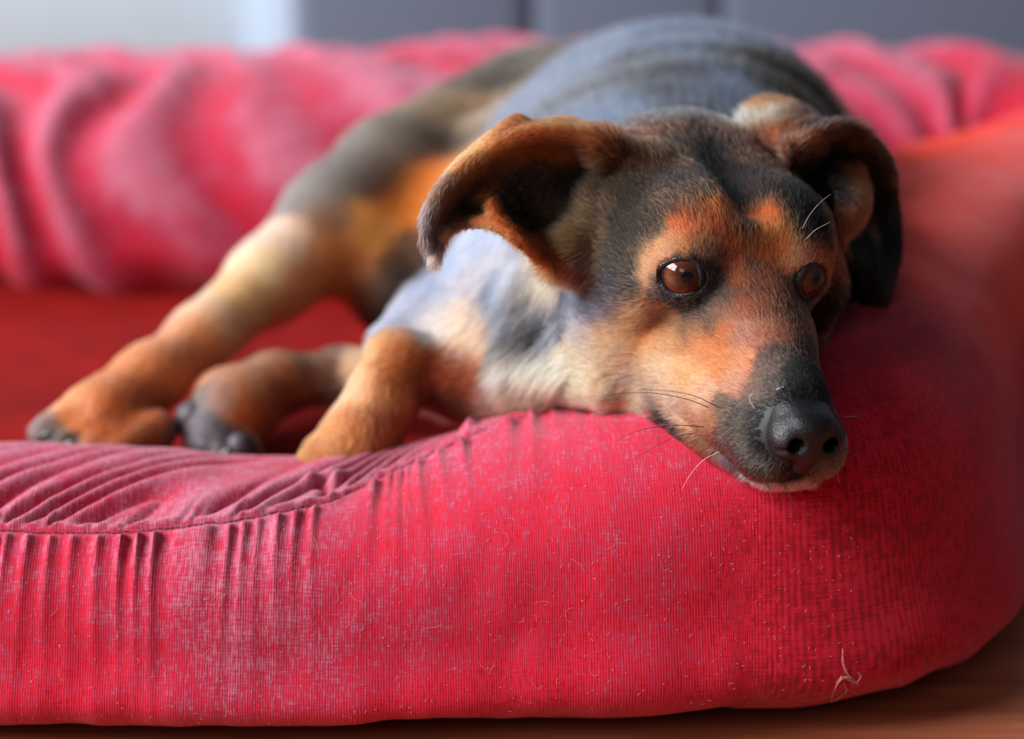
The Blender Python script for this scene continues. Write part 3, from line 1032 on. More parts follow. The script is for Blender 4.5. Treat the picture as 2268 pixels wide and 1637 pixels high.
def tri_normals(T, u, v):
    n = VN[T[:, 0]] * (1 - u - v)[:, None] + VN[T[:, 1]] * u[:, None] + VN[T[:, 2]] * v[:, None]
    return n / (np.linalg.norm(n, axis=1)[:, None] + 1e-12)


def grow(name, count, dens, rad, seg, lift, jit):
    p, T, u, v = sample_mesh(DV, DQ, dens, count)
    n = tri_normals(T, u, v)
    t, L = lie_field(p, n)
    cnt = len(p)
    # clumps: nearby strands lean the same way
    f1 = 90.0
    j = np.stack([vnoise(p * 350, 11 + k) for k in range(3)], 1) * 0.28 + rng.normal(0, 0.16, (cnt, 3))
    j = j + np.stack([vnoise(p * f1, 21 + k) for k in range(3)], 1) * 0.18
    t = t + j
    t = t - n * (t * n).sum(1)[:, None]
    t /= np.linalg.norm(t, axis=1)[:, None]
    L = L * rng.uniform(0.6, 1.15, cnt)
    lf = lift * rng.uniform(0.5, 1.6, cnt) * (1 + 0.5 * smooth01((L - 0.010) / 0.01))
    s = np.linspace(0, 1, seg)
    pos = np.empty((cnt, seg, 3), np.float32)
    for k, q in enumerate(s):
        # leaves the skin at an angle, then lies down and droops a touch
        out = lf * (q - 0.55 * q * q)
        pos[:, k] = p - n * 0.0002 + t * (L * q * (1 - 0.08 * q))[:, None] + n * (L * out)[:, None] + np.array([0, 0, -1.0]) * (0.06 * L * q * q)[:, None]
    base = coat_at(p + rng.normal(0, jit, (cnt, 3)) * (1 - 0.6 * smooth01((to_head(p)[:, 1] - 20) / 40) * (np.abs(to_head(p)[:, 2] + 40) < 50))[:, None])
    lum = base.mean(1)
    # banding: dark coat has pale ticked tips, tan coat varies in warmth
    dark = smooth01((0.085 - lum) / 0.06)
    r1 = rng.random(cnt)
    tick = (r1 < 0.40) * dark * smooth01((lum - 0.0022) / 0.012) * rng.uniform(0.3, 1.0, cnt)
    var = np.exp(rng.normal(-0.06, 0.42, cnt))
    col = np.empty((cnt, seg, 4), np.float32)
    col[..., 3] = 1
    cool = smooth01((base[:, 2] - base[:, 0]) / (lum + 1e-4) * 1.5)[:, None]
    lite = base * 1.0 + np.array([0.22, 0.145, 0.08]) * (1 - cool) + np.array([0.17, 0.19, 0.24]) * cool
    base = lum[:, None] + (base - lum[:, None]) * 0.93
    for k, q in enumerate(s):
        a = smooth01((q - 0.25) / 0.5) * tick * 0.95
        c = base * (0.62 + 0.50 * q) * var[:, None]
        c = c * (1 - a[:, None]) + lite * a[:, None]
        col[:, k, :3] = np.clip(c, 0.002, 0.95)
    crv = bpy.data.hair_curves.new(name)
    crv.add_curves([seg] * cnt)
    crv.attributes['position'].data.foreach_set('vector', pos.ravel())
    ra = crv.attributes.get('radius') or crv.attributes.new('radius', 'FLOAT', 'POINT')
    w = rad * (1.0 - 0.82 * s ** 1.5)
    ra.data.foreach_set('value', (np.tile(w, cnt) * np.repeat(rng.uniform(0.7, 1.25, cnt) * (1 + 0.6 * (tick > 0.2)), seg)).astype(np.float32))
    cc = crv.attributes.new('coat', 'FLOAT_COLOR', 'POINT')
    cc.data.foreach_set('color', col.ravel())
    o = bpy.data.objects.new(name, crv)
    scene.collection.objects.link(o)
    crv.materials.append(hair_mat)
    o.parent = dog
    o['kind'] = 'stuff'
    return o


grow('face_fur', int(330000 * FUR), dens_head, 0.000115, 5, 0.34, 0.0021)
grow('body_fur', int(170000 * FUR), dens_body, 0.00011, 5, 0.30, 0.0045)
# ------------------------------------------------------------------ room
wall_mat, nt, bs = new_mat('pale_wall')
bs.inputs['Base Color'].default_value = (0.36, 0.44, 0.49, 1)
bs.inputs['Roughness'].default_value = 0.8
floor_mat, nt, bs = new_mat('brown_wood_floor')
tc = N(nt, 'ShaderNodeTexCoord')
mp = N(nt, 'ShaderNodeMapping')
mp.inputs['Scale'].default_value = (1.2, 9.0, 1.0)
nz = N(nt, 'ShaderNodeTexNoise', i_Scale=6.0, i_Detail=6.0, i_Distortion=0.6)
rp = ramp(nt, [(0.3, (0.26, 0.065, 0.028)), (0.6, (0.47, 0.135, 0.06)), (0.8, (0.54, 0.18, 0.09))])
nt.links.new(tc.outputs['Object'], mp.inputs[0])
nt.links.new(mp.outputs[0], nz.inputs['Vector'])
nt.links.new(nz.outputs['Fac'], rp.inputs[0])
nt.links.new(rp.outputs[0], bs.inputs['Base Color'])
bs.inputs['Roughness'].default_value = 0.42
sofa_mat, nt, bs = new_mat('grey_upholstery')
nz = N(nt, 'ShaderNodeTexNoise', i_Scale=500.0, i_Detail=3.0)
tc = N(nt, 'ShaderNodeTexCoord')
rp = ramp(nt, [(0.3, (0.085, 0.105, 0.155)), (0.7, (0.13, 0.15, 0.215))])
nt.links.new(tc.outputs['Object'], nz.inputs['Vector'])
nt.links.new(nz.outputs['Fac'], rp.inputs[0])
nt.links.new(rp.outputs[0], bs.inputs['Base Color'])
bs.inputs['Roughness'].default_value = 0.85
bs.inputs['Sheen Weight'].default_value = 0.3
blue_mat, nt, bs = new_mat('pale_blue_lit_edge')  # tint of the strip standing for a window-lit sofa edge
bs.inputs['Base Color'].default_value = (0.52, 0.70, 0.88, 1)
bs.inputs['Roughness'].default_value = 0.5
white_mat, nt, bs = new_mat('white_paint')
bs.inputs['Base Color'].default_value = (0.38, 0.46, 0.51, 1)
bs.inputs['Roughness'].default_value = 0.5


def box_bm(bm, lo, hi, bev=0.0, seg=3):
    r = bmesh.ops.create_cube(bm, size=1.0)
    lo, hi = Vector(lo), Vector(hi)
    for v in r['verts']:
        v.co = Vector(((v.co.x + 0.5) * (hi.x - lo.x) + lo.x, (v.co.y + 0.5) * (hi.y - lo.y) + lo.y, (v.co.z + 0.5) * (hi.z - lo.z) + lo.z))
    if bev > 0:
        ed = list({e for v in r['verts'] for e in v.link_edges})
        bmesh.ops.bevel(bm, geom=ed, offset=bev, segments=seg, affect='EDGES', profile=0.5)


def box_obj(name, lo, hi, mat, bev=0.0, parent=None, seg=3):
    bm = bmesh.new()
    box_bm(bm, lo, hi, bev, seg)
    me = bpy.data.meshes.new(name)
    bm.to_mesh(me)
    bm.free()
    if bev:
        me.polygons.foreach_set('use_smooth', [True] * len(me.polygons))
    return link(name, me, mat, parent)


tag(box_obj('floor', (-2.7, -1.2, -0.05), (2.2, 3.3, 0.0), floor_mat), kind='structure')
tag(box_obj('wall_back', (-2.7, 3.1, 0.0), (2.2, 3.2, 2.4), wall_mat), kind='structure')
tag(box_obj('baseboard_back', (-2.7, 3.08, 0.0), (2.2, 3.1, 0.15), white_mat, 0.003), kind='structure')
bm = bmesh.new()                      # left wall with the window opening
for lo, hi in (((-2.7, -1.2, 0), (-2.6, -0.98, 2.8)), ((-2.7, 1.98, 0), (-2.6, 3.2, 2.8)), ((-2.7, -0.98, 0), (-2.6, 1.98, 0.98)), ((-2.7, -0.98, 2.52), (-2.6, 1.98, 2.8))):
    box_bm(bm, lo, hi)
me = bpy.data.meshes.new('wall_left')
bm.to_mesh(me)
bm.free()
tag(link('wall_left', me, wall_mat), kind='structure')
bm = bmesh.new()
for y in (-0.98, -0.01, 0.97, 1.93):
    box_bm(bm, (-2.56, y, 0.98), (-2.53, y + 0.05, 2.52), 0.003)
for z in (0.98, 2.47):
    box_bm(bm, (-2.56, -0.98, z), (-2.53, 1.98, z + 0.05), 0.003)
me = bpy.data.meshes.new('window_1')
bm.to_mesh(me)
bm.free()
tag(link('window_1', me, white_mat), kind='structure')

tag(box_obj('lit_edge_1', (-0.33, 3.03, 0.0), (-0.262, 3.10, 2.1), blue_mat, 0.004), kind='structure')  # added strip, coloured as the window-lit edge of the sofa

# sofa behind the bed; only the foot of its front shows above the bed's rim
sofa = bpy.data.objects.new('sofa', None)
scene.collection.objects.link(sofa)
sofa.location = (0.5, 2.6, 0)
tag(sofa, 'blue-grey upholstered sofa standing behind the red bed, only its front panels in view', 'sofa')


def sofa_part(name, lo, hi, bev, seg=5):
    o = box_obj(name, lo, hi, sofa_mat, bev, sofa, seg)
    o.matrix_parent_inverse = Matrix.Translation((-0.5, -2.6, 0))
    return o


sx = [-0.208, 0.02, 0.195, 0.52, 0.85, 1.2]
for a, b in zip(sx[:-1], sx[1:]):
    sofa_part('front_panel', (a, 2.26, 0.03), (b, 2.36, 0.36), 0.016 if a > -0.2 else 0.022)
sofa_part('base', (-0.19, 2.34, 0.03), (1.18, 3.0, 0.34), 0.02)
sofa_part('seat_cushion', (-0.02, 2.27, 0.36), (0.50, 2.85, 0.50), 0.045)
sofa_part('seat_cushion', (0.50, 2.27, 0.36), (1.00, 2.85, 0.50), 0.045)
sofa_part('armrest', (-0.21, 2.27, 0.36), (-0.02, 3.0, 0.62), 0.05)
sofa_part('armrest', (1.0, 2.27, 0.36), (1.18, 3.0, 0.62), 0.05)
sofa_part('backrest', (-0.02, 2.82, 0.50), (1.0, 3.04, 0.85), 0.06)

# ------------------------------------------------------------------ the bed
cloth_mat, nt, bs = new_mat('worn_red_canvas')
uv = N(nt, 'ShaderNodeUVMap', uv_map='cloth')
sep = N(nt, 'ShaderNodeSeparateXYZ')
nt.links.new(uv.outputs[0], sep.inputs[0])


def M2(op, a, b=None):
    m = N(nt, 'ShaderNodeMath', operation=op)
    for k, q in enumerate((a, b)):
        if q is None:
            continue
        if isinstance(q, (int, float)):
            m.inputs[k].default_value = q
        else:
            nt.links.new(q, m.inputs[k])
    return m.outputs[0]


# ribs along the roll's girth, crossed by finer weft
rib = M2('MULTIPLY_ADD', M2('SINE', M2('MULTIPLY', sep.outputs[0], 2 * math.pi / 0.00118)), 0.5)
rib.node.inputs[2].default_value = 0.5
weft = M2('MULTIPLY_ADD', M2('SINE', M2('MULTIPLY', sep.outputs[1], 2 * math.pi / 0.00075)), 0.5)
weft.node.inputs[2].default_value = 0.5


def stretched(sx_, sy_, scale, detail=3.0):
    mp = N(nt, 'ShaderNodeMapping')
    mp.inputs['Scale'].default_value = (sx_, sy_, 1)
    nt.links.new(uv.outputs[0], mp.inputs[0])
    n_ = N(nt, 'ShaderNodeTexNoise', i_Scale=scale, i_Detail=detail)
    nt.links.new(mp.outputs[0], n_.inputs['Vector'])
    return n_.outputs['Fac']


n_thread = stretched(1.0, 0.16, 900.0, 2.0)     # slubs along the girth
n_weft = stretched(0.16, 1.0, 900.0, 2.0)
n_mid = stretched(1, 1, 60.0, 4.0)
n_big = stretched(1, 1, 11.0, 4.0)
fade_light = N(nt, 'ShaderNodeAttribute', attribute_name='wear_light')  # carries fading, painted window sheen and painted warm bounce
fs = N(nt, 'ShaderNodeSeparateXYZ')
nt.links.new(fade_light.outputs['Vector'], fs.inputs[0])
# amount of fading, with the painted window sheen
a1 = M2('ADD', fs.outputs[0], M2('MULTIPLY', M2('SUBTRACT', n_thread, 0.5), 1.1))
a2 = M2('ADD', a1, M2('MULTIPLY', M2('SUBTRACT', n_weft, 0.5), 0.75))
a3 = M2('ADD', a2, M2('MULTIPLY', M2('SUBTRACT', n_mid, 0.5), 0.55))
a4 = M2('ADD', a3, M2('MULTIPLY', M2('SUBTRACT', n_big, 0.5), 0.5))
a5 = M2('ADD', a4, M2('MULTIPLY', M2('SUBTRACT', rib, 0.5), 0.16))
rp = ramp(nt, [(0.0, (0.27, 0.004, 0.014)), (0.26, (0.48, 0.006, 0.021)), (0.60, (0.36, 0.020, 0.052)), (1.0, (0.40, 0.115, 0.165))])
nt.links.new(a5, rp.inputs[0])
warm_bounce = N(nt, 'ShaderNodeMix', data_type='RGBA', blend_type='MIX')
rp2 = ramp(nt, [(0.0, (0.62, 0.020, 0.008)), (1.0, (0.90, 0.080, 0.035))])  # orange of the bounce light painted into the cloth
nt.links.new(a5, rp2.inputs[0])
nt.links.new(fs.outputs[1], warm_bounce.inputs['Factor'])
nt.links.new(rp.outputs[0], warm_bounce.inputs['A'])
nt.links.new(rp2.outputs[0], warm_bounce.inputs['B'])
nt.links.new(warm_bounce.outputs['Result'], bs.inputs['Base Color'])
bs.inputs['Roughness'].default_value = 0.9
bs.inputs['Specular IOR Level'].default_value = 0.15
bs.inputs['Sheen Weight'].default_value = 0.2
bs.inputs['Sheen Roughness'].default_value = 0.45
bs.inputs['Sheen Tint'].default_value = (1.0, 0.72, 0.80, 1)
hh = M2('ADD', M2('MULTIPLY', rib, 0.55), M2('ADD', M2('MULTIPLY', weft, 0.3), M2('MULTIPLY', n_thread, 1.2)))
bp = N(nt, 'ShaderNodeBump', i_Strength=0.55, i_Distance=0.00035)
nt.links.new(hh, bp.inputs['Height'])
nt.links.new(bp.outputs[0], bs.inputs['Normal'])

thread_mat, nt, bs = new_mat('dark_thread')
bs.inputs['Base Color'].default_value = (0.035, 0.006, 0.014, 1)
bs.inputs['Roughness'].default_value = 0.7
lint_mat, nt, bs = new_mat('pale_lint')
bs.inputs['Base Color'].default_value = (0.62, 0.34, 0.33, 1)
bs.inputs['Roughness'].default_value = 0.6

bed = bpy.data.objects.new('dog_bed', None)
scene.collection.objects.link(bed)
bed.location = (-0.2, 1.5, 0)
tag(bed, 'worn red fabric dog bed with a padded rim, lying on the wooden floor', 'dog bed')
BI = Matrix.Translation((0.2, -1.5, 0))

# centre line of the padded rim: x, Y, half width, height, outward direction handled from the tangent
STN = np.array([
    (-0.95, 1.60, 0.095, 0.19), (-0.93, 1.38, 0.095, 0.15), (-0.84, 1.22, 0.092, 0.122), (-0.66, 1.156, 0.090, 0.114), (-0.45, 1.146, 0.090, 0.112),
    (-0.30, 1.144, 0.088, 0.113), (-0.20, 1.142, 0.088, 0.113), (-0.12, 1.141, 0.088, 0.109), (-0.06, 1.141, 0.088, 0.111), (0.00, 1.144, 0.088, 0.127),
    (0.05, 1.146, 0.090, 0.143), (0.095, 1.150, 0.092, 0.160), (0.132, 1.156, 0.093, 0.174), (0.164, 1.192, 0.091, 0.184), (0.186, 1.26, 0.087, 0.190),
    (0.210, 1.34, 0.090, 0.196), (0.243, 1.42, 0.096, 0.200), (0.288, 1.50, 0.100, 0.202), (0.345, 1.57, 0.095, 0.205), (0.425, 1.65, 0.106, 0.208), (0.45, 1.75, 0.112, 0.211), (0.36, 1.825, 0.116, 0.213), (0.22, 1.825, 0.120, 0.214), (0.08, 1.80, 0.132, 0.218),
    (-0.08, 1.79, 0.142, 0.221), (-0.25, 1.79, 0.145, 0.214), (-0.45, 1.79, 0.145, 0.213), (-0.66, 1.78, 0.130, 0.210), (-0.82, 1.75, 0.105, 0.205), (-0.92, 1.69, 0.098, 0.195)])
STN = np.concatenate([STN, STN[:1]])


def closed_cat(P_, n):
    q = P_[:-1]
    m = len(q)
    t = np.arange(n) / n * m
    i = np.floor(t).astype(int)
    f = (t - i)[:, None]
    p0, p1, p2, p3 = q[(i - 1) % m], q[i % m], q[(i + 1) % m], q[(i + 2) % m]
    return 0.5 * (2 * p1 + (p2 - p0) * f + (2 * p0 - 5 * p1 + 4 * p2 - p3) * f * f + (3 * p1 - p0 - 3 * p2 + p3) * f ** 3)


fineS = closed_cat(STN, 6000)
for _ in range(3):                                # even out the bends
    _w = np.concatenate([fineS[-25:], fineS, fineS[:25]])
    _c = np.cumsum(np.vstack([np.zeros((1, 4)), _w]), axis=0)
    fineS = (_c[51:] - _c[:-51]) / 51
seglen = np.linalg.norm(np.diff(np.vstack([fineS, fineS[:1]])[:, :2], axis=0), axis=1)
ss = np.concatenate([[0], np.cumsum(seglen)])
STOT = ss[-1]
# sampling: fine where the front of the rim is in focus
sx_f = np.interp(np.arange(6000), np.arange(6000), fineS[:, 0])
front = (fineS[:, 1] < 1.36) & (fineS[:, 0] > -0.29)
dens = np.where(front, 1 / 0.00125, 1 / 0.0055)
cum = np.concatenate([[0], np.cumsum(dens * seglen)])
NS = int(cum[-1])
s_at = np.interp(np.arange(NS) / NS * cum[-1], cum, ss)
closedF = np.vstack([fineS, fineS[:1]])
CEN = np.stack([np.interp(s_at, ss, closedF[:, k]) for k in range(4)], 1)
tang = np.gradient(np.vstack([fineS[-2:], fineS, fineS[:2]])[:, :2], axis=0)[2:-2]
tang /= np.linalg.norm(tang, axis=1)[:, None]
tcl = np.vstack([tang, tang[:1]])
TG = np.stack([np.interp(s_at, ss, tcl[:, k]) for k in range(2)], 1)
TG /= np.linalg.norm(TG, axis=1)[:, None]
OUT = np.stack([TG[:, 1], -TG[:, 0]], 1)        # outward (path runs anticlockwise seen from above)
NT = 400
th = np.arange(NT) / NT * 2 * math.pi - math.pi / 2   # from the floor, round the outside, over the top
ex = 2.0 / 2.35
cs, sn = np.cos(th), np.sin(th)
qn = np.sign(cs) * np.abs(cs) ** ex
qz = np.sign(sn) * np.abs(sn) ** ex
# belly of the roll sags outward low down
sag = 0.026 * np.exp(-((sn + 0.62) / 0.42) ** 2) * np.where(cs > 0, 1, 0.3)
_under = smooth01((CEN[:, 1] - 1.66) / 0.1)[:, None] * ((cs < 0) * smooth01(-sn / 0.9))[None]
n_off = CEN[:, 2][:, None] * qn[None] * (1 - 0.42 * _under) + sag[None] * np.sign(cs)[None]
zz = CEN[:, 3][:, None] / 2 * (1 + qz[None])
BASE = np.stack([CEN[:, 0][:, None] + OUT[:, 0][:, None] * n_off, CEN[:, 1][:, None] + OUT[:, 1][:, None] * n_off, zz], -1)   # NS x NT x 3
arc = np.concatenate([np.zeros((NS, 1)), np.cumsum(np.linalg.norm(np.diff(BASE, axis=1), axis=2), axis=1)], 1)
S2 = np.repeat(s_at[:, None], NT, 1)

# the seam, found on the rim where the photograph shows it
SEAM = [(-60, 1166), (0, 1165), (100, 1172), (250, 1175), (400, 1168), (520, 1163), (640, 1138), (740, 1105), (850, 1055), (960, 1010), (1080, 965), (1200, 922), (1300, 893)]
gx, gy, gd = project(BASE.reshape(-1, 3))
gx, gy, gd = gx.reshape(NS, NT), gy.reshape(NS, NT), gd.reshape(NS, NT)
okm = (np.repeat(((CEN[:, 1] < 1.4) & (CEN[:, 0] > -0.4))[:, None], NT, 1)) & (np.repeat((cs > 0.0)[None], NS, 0) | np.repeat((sn > 0.97)[None], NS, 0)) & (np.repeat((sn > -0.6)[None], NS, 0))
sp, ap = [], []
for (x, y) in SEAM:
    dd = np.where(okm, (gx - x) ** 2 + (gy - y) ** 2, 1e12)
    i, j = np.unravel_index(np.argmin(dd), dd.shape)
    sp.append(s_at[i])
    ap.append(arc[i, j] - arc[i, NT // 2])      # measured from the crown of the roll (negative = outside)
print('seam', np.round(sp, 3), np.round(ap, 3))
sp = np.array(sp)
ap = np.array(ap)
sp_ext = np.concatenate([[0], [sp[0] - 0.05], sp, [sp[-1] + 0.03, sp[-1] + 0.10, sp[-1] + 0.3, STOT]])
ap_ext = np.concatenate([[ap[0]], [ap[0]], ap, [min(ap[-1] + 0.012, 0.02), 0.05, 0.06, 0.06]])
seam_a = np.interp(s_at, sp_ext, ap_ext)
ker = np.ones(9) / 9
A0 = arc - arc[:, NT // 2][:, None]
TT = A0 - seam_a[:, None]                        # signed distance from seam, + above/inside

flat = lambda a: a.reshape(-1)
ps = np.stack([flat(S2), flat(TT)], 1)
n1 = vnoise(ps * np.array([38, 6]), 31).reshape(NS, NT)
n2 = vnoise(ps * np.array([90, 12]), 32).reshape(NS, NT)
n3 = vnoise(ps * np.array([14, 10]), 33).reshape(NS, NT)
n4 = vnoise(ps * np.array([60, 45]), 34).reshape(NS, NT)
left = smooth01((0.13 - CEN[:, 0]) / 0.11)[:, None] * (CEN[:, 1] < 1.4)[:, None]         # gathers fade out towards the corner
leftU = smooth01((0.02 - CEN[:, 0]) / 0.10)[:, None] * (CEN[:, 1] < 1.4)[:, None]
# pleats below the seam
phase = 2 * math.pi * (S2 / 0.0108 + 1.3 * vnoise(np.stack([flat(S2) * 42, flat(TT) * 4], 1), 41).reshape(NS, NT))
pl = np.abs(np.cos(phase / 2)) ** 5 * 1.5 - 0.45
below = np.where(TT < 0, np.exp(TT / 0.018), 0) * (0.95 + 0.7 * n1)
below2 = np.where(TT < 0, np.exp(TT / 0.045), 0)
D = (0.0030 * left * below + 0.0005 * left * below2) * pl + 0.0007 * left * below2 * np.sin(phase * 0.5 + n2 * 2)
D *= smooth01((np.abs(TT) - 0.0004) / 0.005)
# slanted folds above it
ph2 = 2 * math.pi * ((S2 - 0.85 * TT - 3.0 * np.maximum(TT, 0) ** 2) / 0.0270 + 1.6 * vnoise(np.stack([flat(S2 - 0.8 * TT) * 20, flat(TT) * 8], 1), 42).reshape(NS, NT))
fo = 1 - np.abs(np.sin(ph2 / 2)) ** 0.8 * 1.0
up = np.where(TT > 0, smooth01(TT / 0.016) * np.exp(-TT / 0.085), 0)
D += -0.0095 * leftU * up * fo * (0.8 + 0.5 * n3)
ph3 = 2 * math.pi * ((S2 - 0.5 * TT) / 0.0098 + 0.6 * n2)
D += 0.0010 * left * smooth01((np.abs(TT) - 0.0004) / 0.004) * np.where(TT > 0, np.exp(-TT / 0.014), 0) * np.sin(ph3)
# the outline of the top is lumpy
D += 0.0035 * leftU * np.exp(-((TT - 0.05) / 0.035) ** 2) * n3
# seam valley
D -= 0.0014 * np.exp(-(TT / 0.0018) ** 2) * np.maximum(left, 0.3)
D += 0.0012 * np.exp(-((TT - 0.004) / 0.003) ** 2) * left
# folds in the corner and on the far rim
rc = (smooth01((CEN[:, 0] - 0.12) / 0.05) * smooth01((1.80 - CEN[:, 1]) / 0.08))[:, None]
inner = smooth01((A0 + 0.005) / 0.05) 
ph4 = 2 * math.pi * ((S2 + 0.22 * A0) / 0.030 + 0.7 * vnoise(np.stack([flat(S2) * 16, flat(A0) * 7], 1), 43).reshape(NS, NT))
D += 0.0052 * rc * inner * np.sin(ph4) * smooth01((CEN[:, 1][:, None] - 1.24) / 0.08)
bk = (smooth01((CEN[:, 1] - 1.68) / 0.10) * smooth01((0.44 - CEN[:, 0]) / 0.16))[:, None]
ph5 = 2 * math.pi * ((S2 + 0.85 * A0) / 0.085 + 1.7 * vnoise(np.stack([flat(S2) * 6, flat(A0) * 6], 1), 44).reshape(NS, NT))
D += 0.0090 * bk * np.sin(ph5 + 1.6 * n3) * smooth01((A0 + 0.08) / 0.05) * (0.7 + 0.5 * n3)
ph6 = 2 * math.pi * ((S2 + 0.7 * A0) / 0.034 + 0.9 * n1)
D += 0.0030 * bk * np.sin(ph6) * np.exp(-(A0 / 0.06) ** 2)
# a tuck and a bump where the seam starts to climb
for (bx, by, amp, ws, wt) in ((1048, 948, 0.0060, 0.0060, 0.0065), (1068, 960, -0.0035, 0.0030, 0.006), (716, 1078, -0.0085, 0.0040, 0.0040), (690, 1072, 0.0040, 0.0045, 0.006), (742, 1060, 0.0045, 0.0040, 0.008), (1250, 900, 0.0030, 0.016, 0.005)):
    dd = np.where(okm, (gx - bx) ** 2 + (gy - by) ** 2, 1e12)
    i, j = np.unravel_index(np.argmin(dd), dd.shape)
    D += amp * np.exp(-((S2 - s_at[i]) / ws) ** 2 - ((A0 - A0[i, j]) / wt) ** 2)
# stuffing lumps everywhere
D += 0.0022 * vnoise(ps * 16, 35).reshape(NS, NT) + 0.0007 * n4 + 0.0030 * vnoise(ps * 7, 36).reshape(NS, NT)
# small puckers along the lower edge near the floor
low = np.exp(-((zz - 0.015) / 0.016) ** 2) * (cs > 0)[None]
D += -0.0030 * low * smooth01((CEN[:, 0] - 0.10) / 0.06)[:, None] * np.abs(np.sin(2 * math.pi * (S2 / 0.05 + 0.5 * n3)))
# the dog's chin presses the rim down a little
du = np.roll(BASE, -1, 0) - np.roll(BASE, 1, 0)
dt = np.roll(BASE, -1, 1) - np.roll(BASE, 1, 1)
NB = np.cross(du, dt)
NB /= np.linalg.norm(NB, axis=2)[..., None] + 1e-12
cen3 = np.concatenate([CEN[:, :2], CEN[:, 3:4] / 2], 1)[:, None]
if ((BASE - cen3) * NB).sum() < 0:
    NB = -NB
BV = BASE + NB * D[..., None]
BV[..., 2] = np.maximum(BV[..., 2], 0.0005)


def press_bed(BV):
    """cloth under the dog yields: push rim points out of the body"""
    x, y, d = project(BV.reshape(-1, 3))
    pts = BV.reshape(-1, 3)
    m = (x > 1080) & (x < 2000) & (y > 500) & (y < 1120) & (d < 1.40)
    idx = np.nonzero(m)[0]
    moved = 0
    for i in idx:
        loc, nor, fi, dist = bvh.find_nearest(Vector(pts[i]), 0.03)
        if loc is None:
            continue
        v = Vector(pts[i]) - loc
        sd = v.dot(nor)
        if sd < 0.0006:
            pts[i] = np.array(loc + nor * 0.0006) if sd > -0.025 else pts[i]
            moved += 1
    print('pressed', moved)
    return pts.reshape(BV.shape)


BV = press_bed(BV)
verts = BV.reshape(-1, 3)
I = np.arange(NS)[:, None] * NT + np.arange(NT)[None]
Q = np.stack([I, np.roll(I, -1, 0), np.roll(np.roll(I, -1, 0), -1, 1), np.roll(I, -1, 1)], -1).reshape(-1, 4)
me = mesh_from_np('rim', verts, Q)
uvl = me.uv_layers.new(name='cloth')
s_next = np.where(np.arange(NS) == NS - 1, STOT, np.roll(s_at, -1))
g = np.stack([S2, arc], -1)
gi = np.stack([np.repeat(s_next[:, None], NT, 1), np.roll(arc, -1, 0)], -1)
arc_j = np.concatenate([arc[:, 1:], (arc[:, -1:] + (arc[:, -1:] - arc[:, -2:-1]))], 1)
gj = np.stack([S2, arc_j], -1)
gij = np.stack([np.repeat(s_next[:, None], NT, 1), np.roll(arc_j, -1, 0)], -1)
U = np.stack([g, gi, gij, gj], 2).reshape(-1, 2)
uvl.data.foreach_set('uv', U.astype(np.float32).ravel())
wr = 0.27 + 0.24 * smooth01((0.06 - CEN[:, 0]) / 0.22)[:, None] * (CEN[:, 1] < 1.4)[:, None] + 0 * TT  # pinker to the left: fading plus window sheen put into the colour
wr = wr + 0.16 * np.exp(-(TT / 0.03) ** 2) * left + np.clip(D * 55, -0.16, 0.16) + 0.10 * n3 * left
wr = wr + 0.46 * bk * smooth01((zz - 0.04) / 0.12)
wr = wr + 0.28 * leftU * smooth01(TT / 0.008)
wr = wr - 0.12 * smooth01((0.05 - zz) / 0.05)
bounce_v = 1.0 * rc * smooth01((zz - 0.10) / 0.06) * smooth01((CEN[:, 1][:, None] - 1.19) / 0.07) * smooth01((1.66 - CEN[:, 1][:, None]) / 0.12)  # warm bounce light painted on the upper part of the right rim
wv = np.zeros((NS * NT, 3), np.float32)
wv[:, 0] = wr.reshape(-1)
wv[:, 1] = bounce_v.reshape(-1)
wa = me.attributes.new('wear_light', 'FLOAT_VECTOR', 'POINT')
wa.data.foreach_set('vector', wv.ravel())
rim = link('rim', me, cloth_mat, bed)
rim.matrix_parent_inverse = BI
rim['label'] = 'padded red rim with gathered pleats'
rim_bvh = BVHTree.FromPolygons([tuple(v) for v in verts.tolist()], Q[(np.repeat((CEN[:, 1] < 1.4) & (CEN[:, 0] > -0.4), NT))].tolist())

# seam stitches: short sunken threads along the seam of the front rim
SV, SQ, nb = [], [], 0
sel = np.nonzero((s_at > sp[0]) & (s_at < sp[-1] + 0.02))[0]
line = []
for i in sel:
    j = int(np.argmin(np.abs(TT[i])))
    line.append(BV[i, j] + NB[i, j] * 0.0004)
line = np.array(line)
line = catmull(line[::3], len(line))
cl = np.concatenate([[0], np.cumsum(np.linalg.norm(np.diff(line, axis=0), axis=1))])
k = 0.0
while k < cl[-1] - 0.004:
    a = np.linspace(k, k + 0.0026, 5)
    a = a + 0.0
    seg_ = np.stack([np.interp(a, cl, line[:, c]) for c in range(3)], 1)
    seg_ += rng.normal(0, 0.00016, 3)
    v_, q_ = tube_np(seg_, 0.00026 * np.array([0.5, 1, 1.1, 1, 0.5]), 6)
    SV.append(v_); SQ.append(q_ + nb); nb += len(v_)
    k += 0.0028
o = link('seam_stitching', mesh_from_np('seam_stitching', np.concatenate(SV), np.concatenate(SQ)), thread_mat, bed)
o.matrix_parent_inverse = BI
o['kind'] = 'stuff'

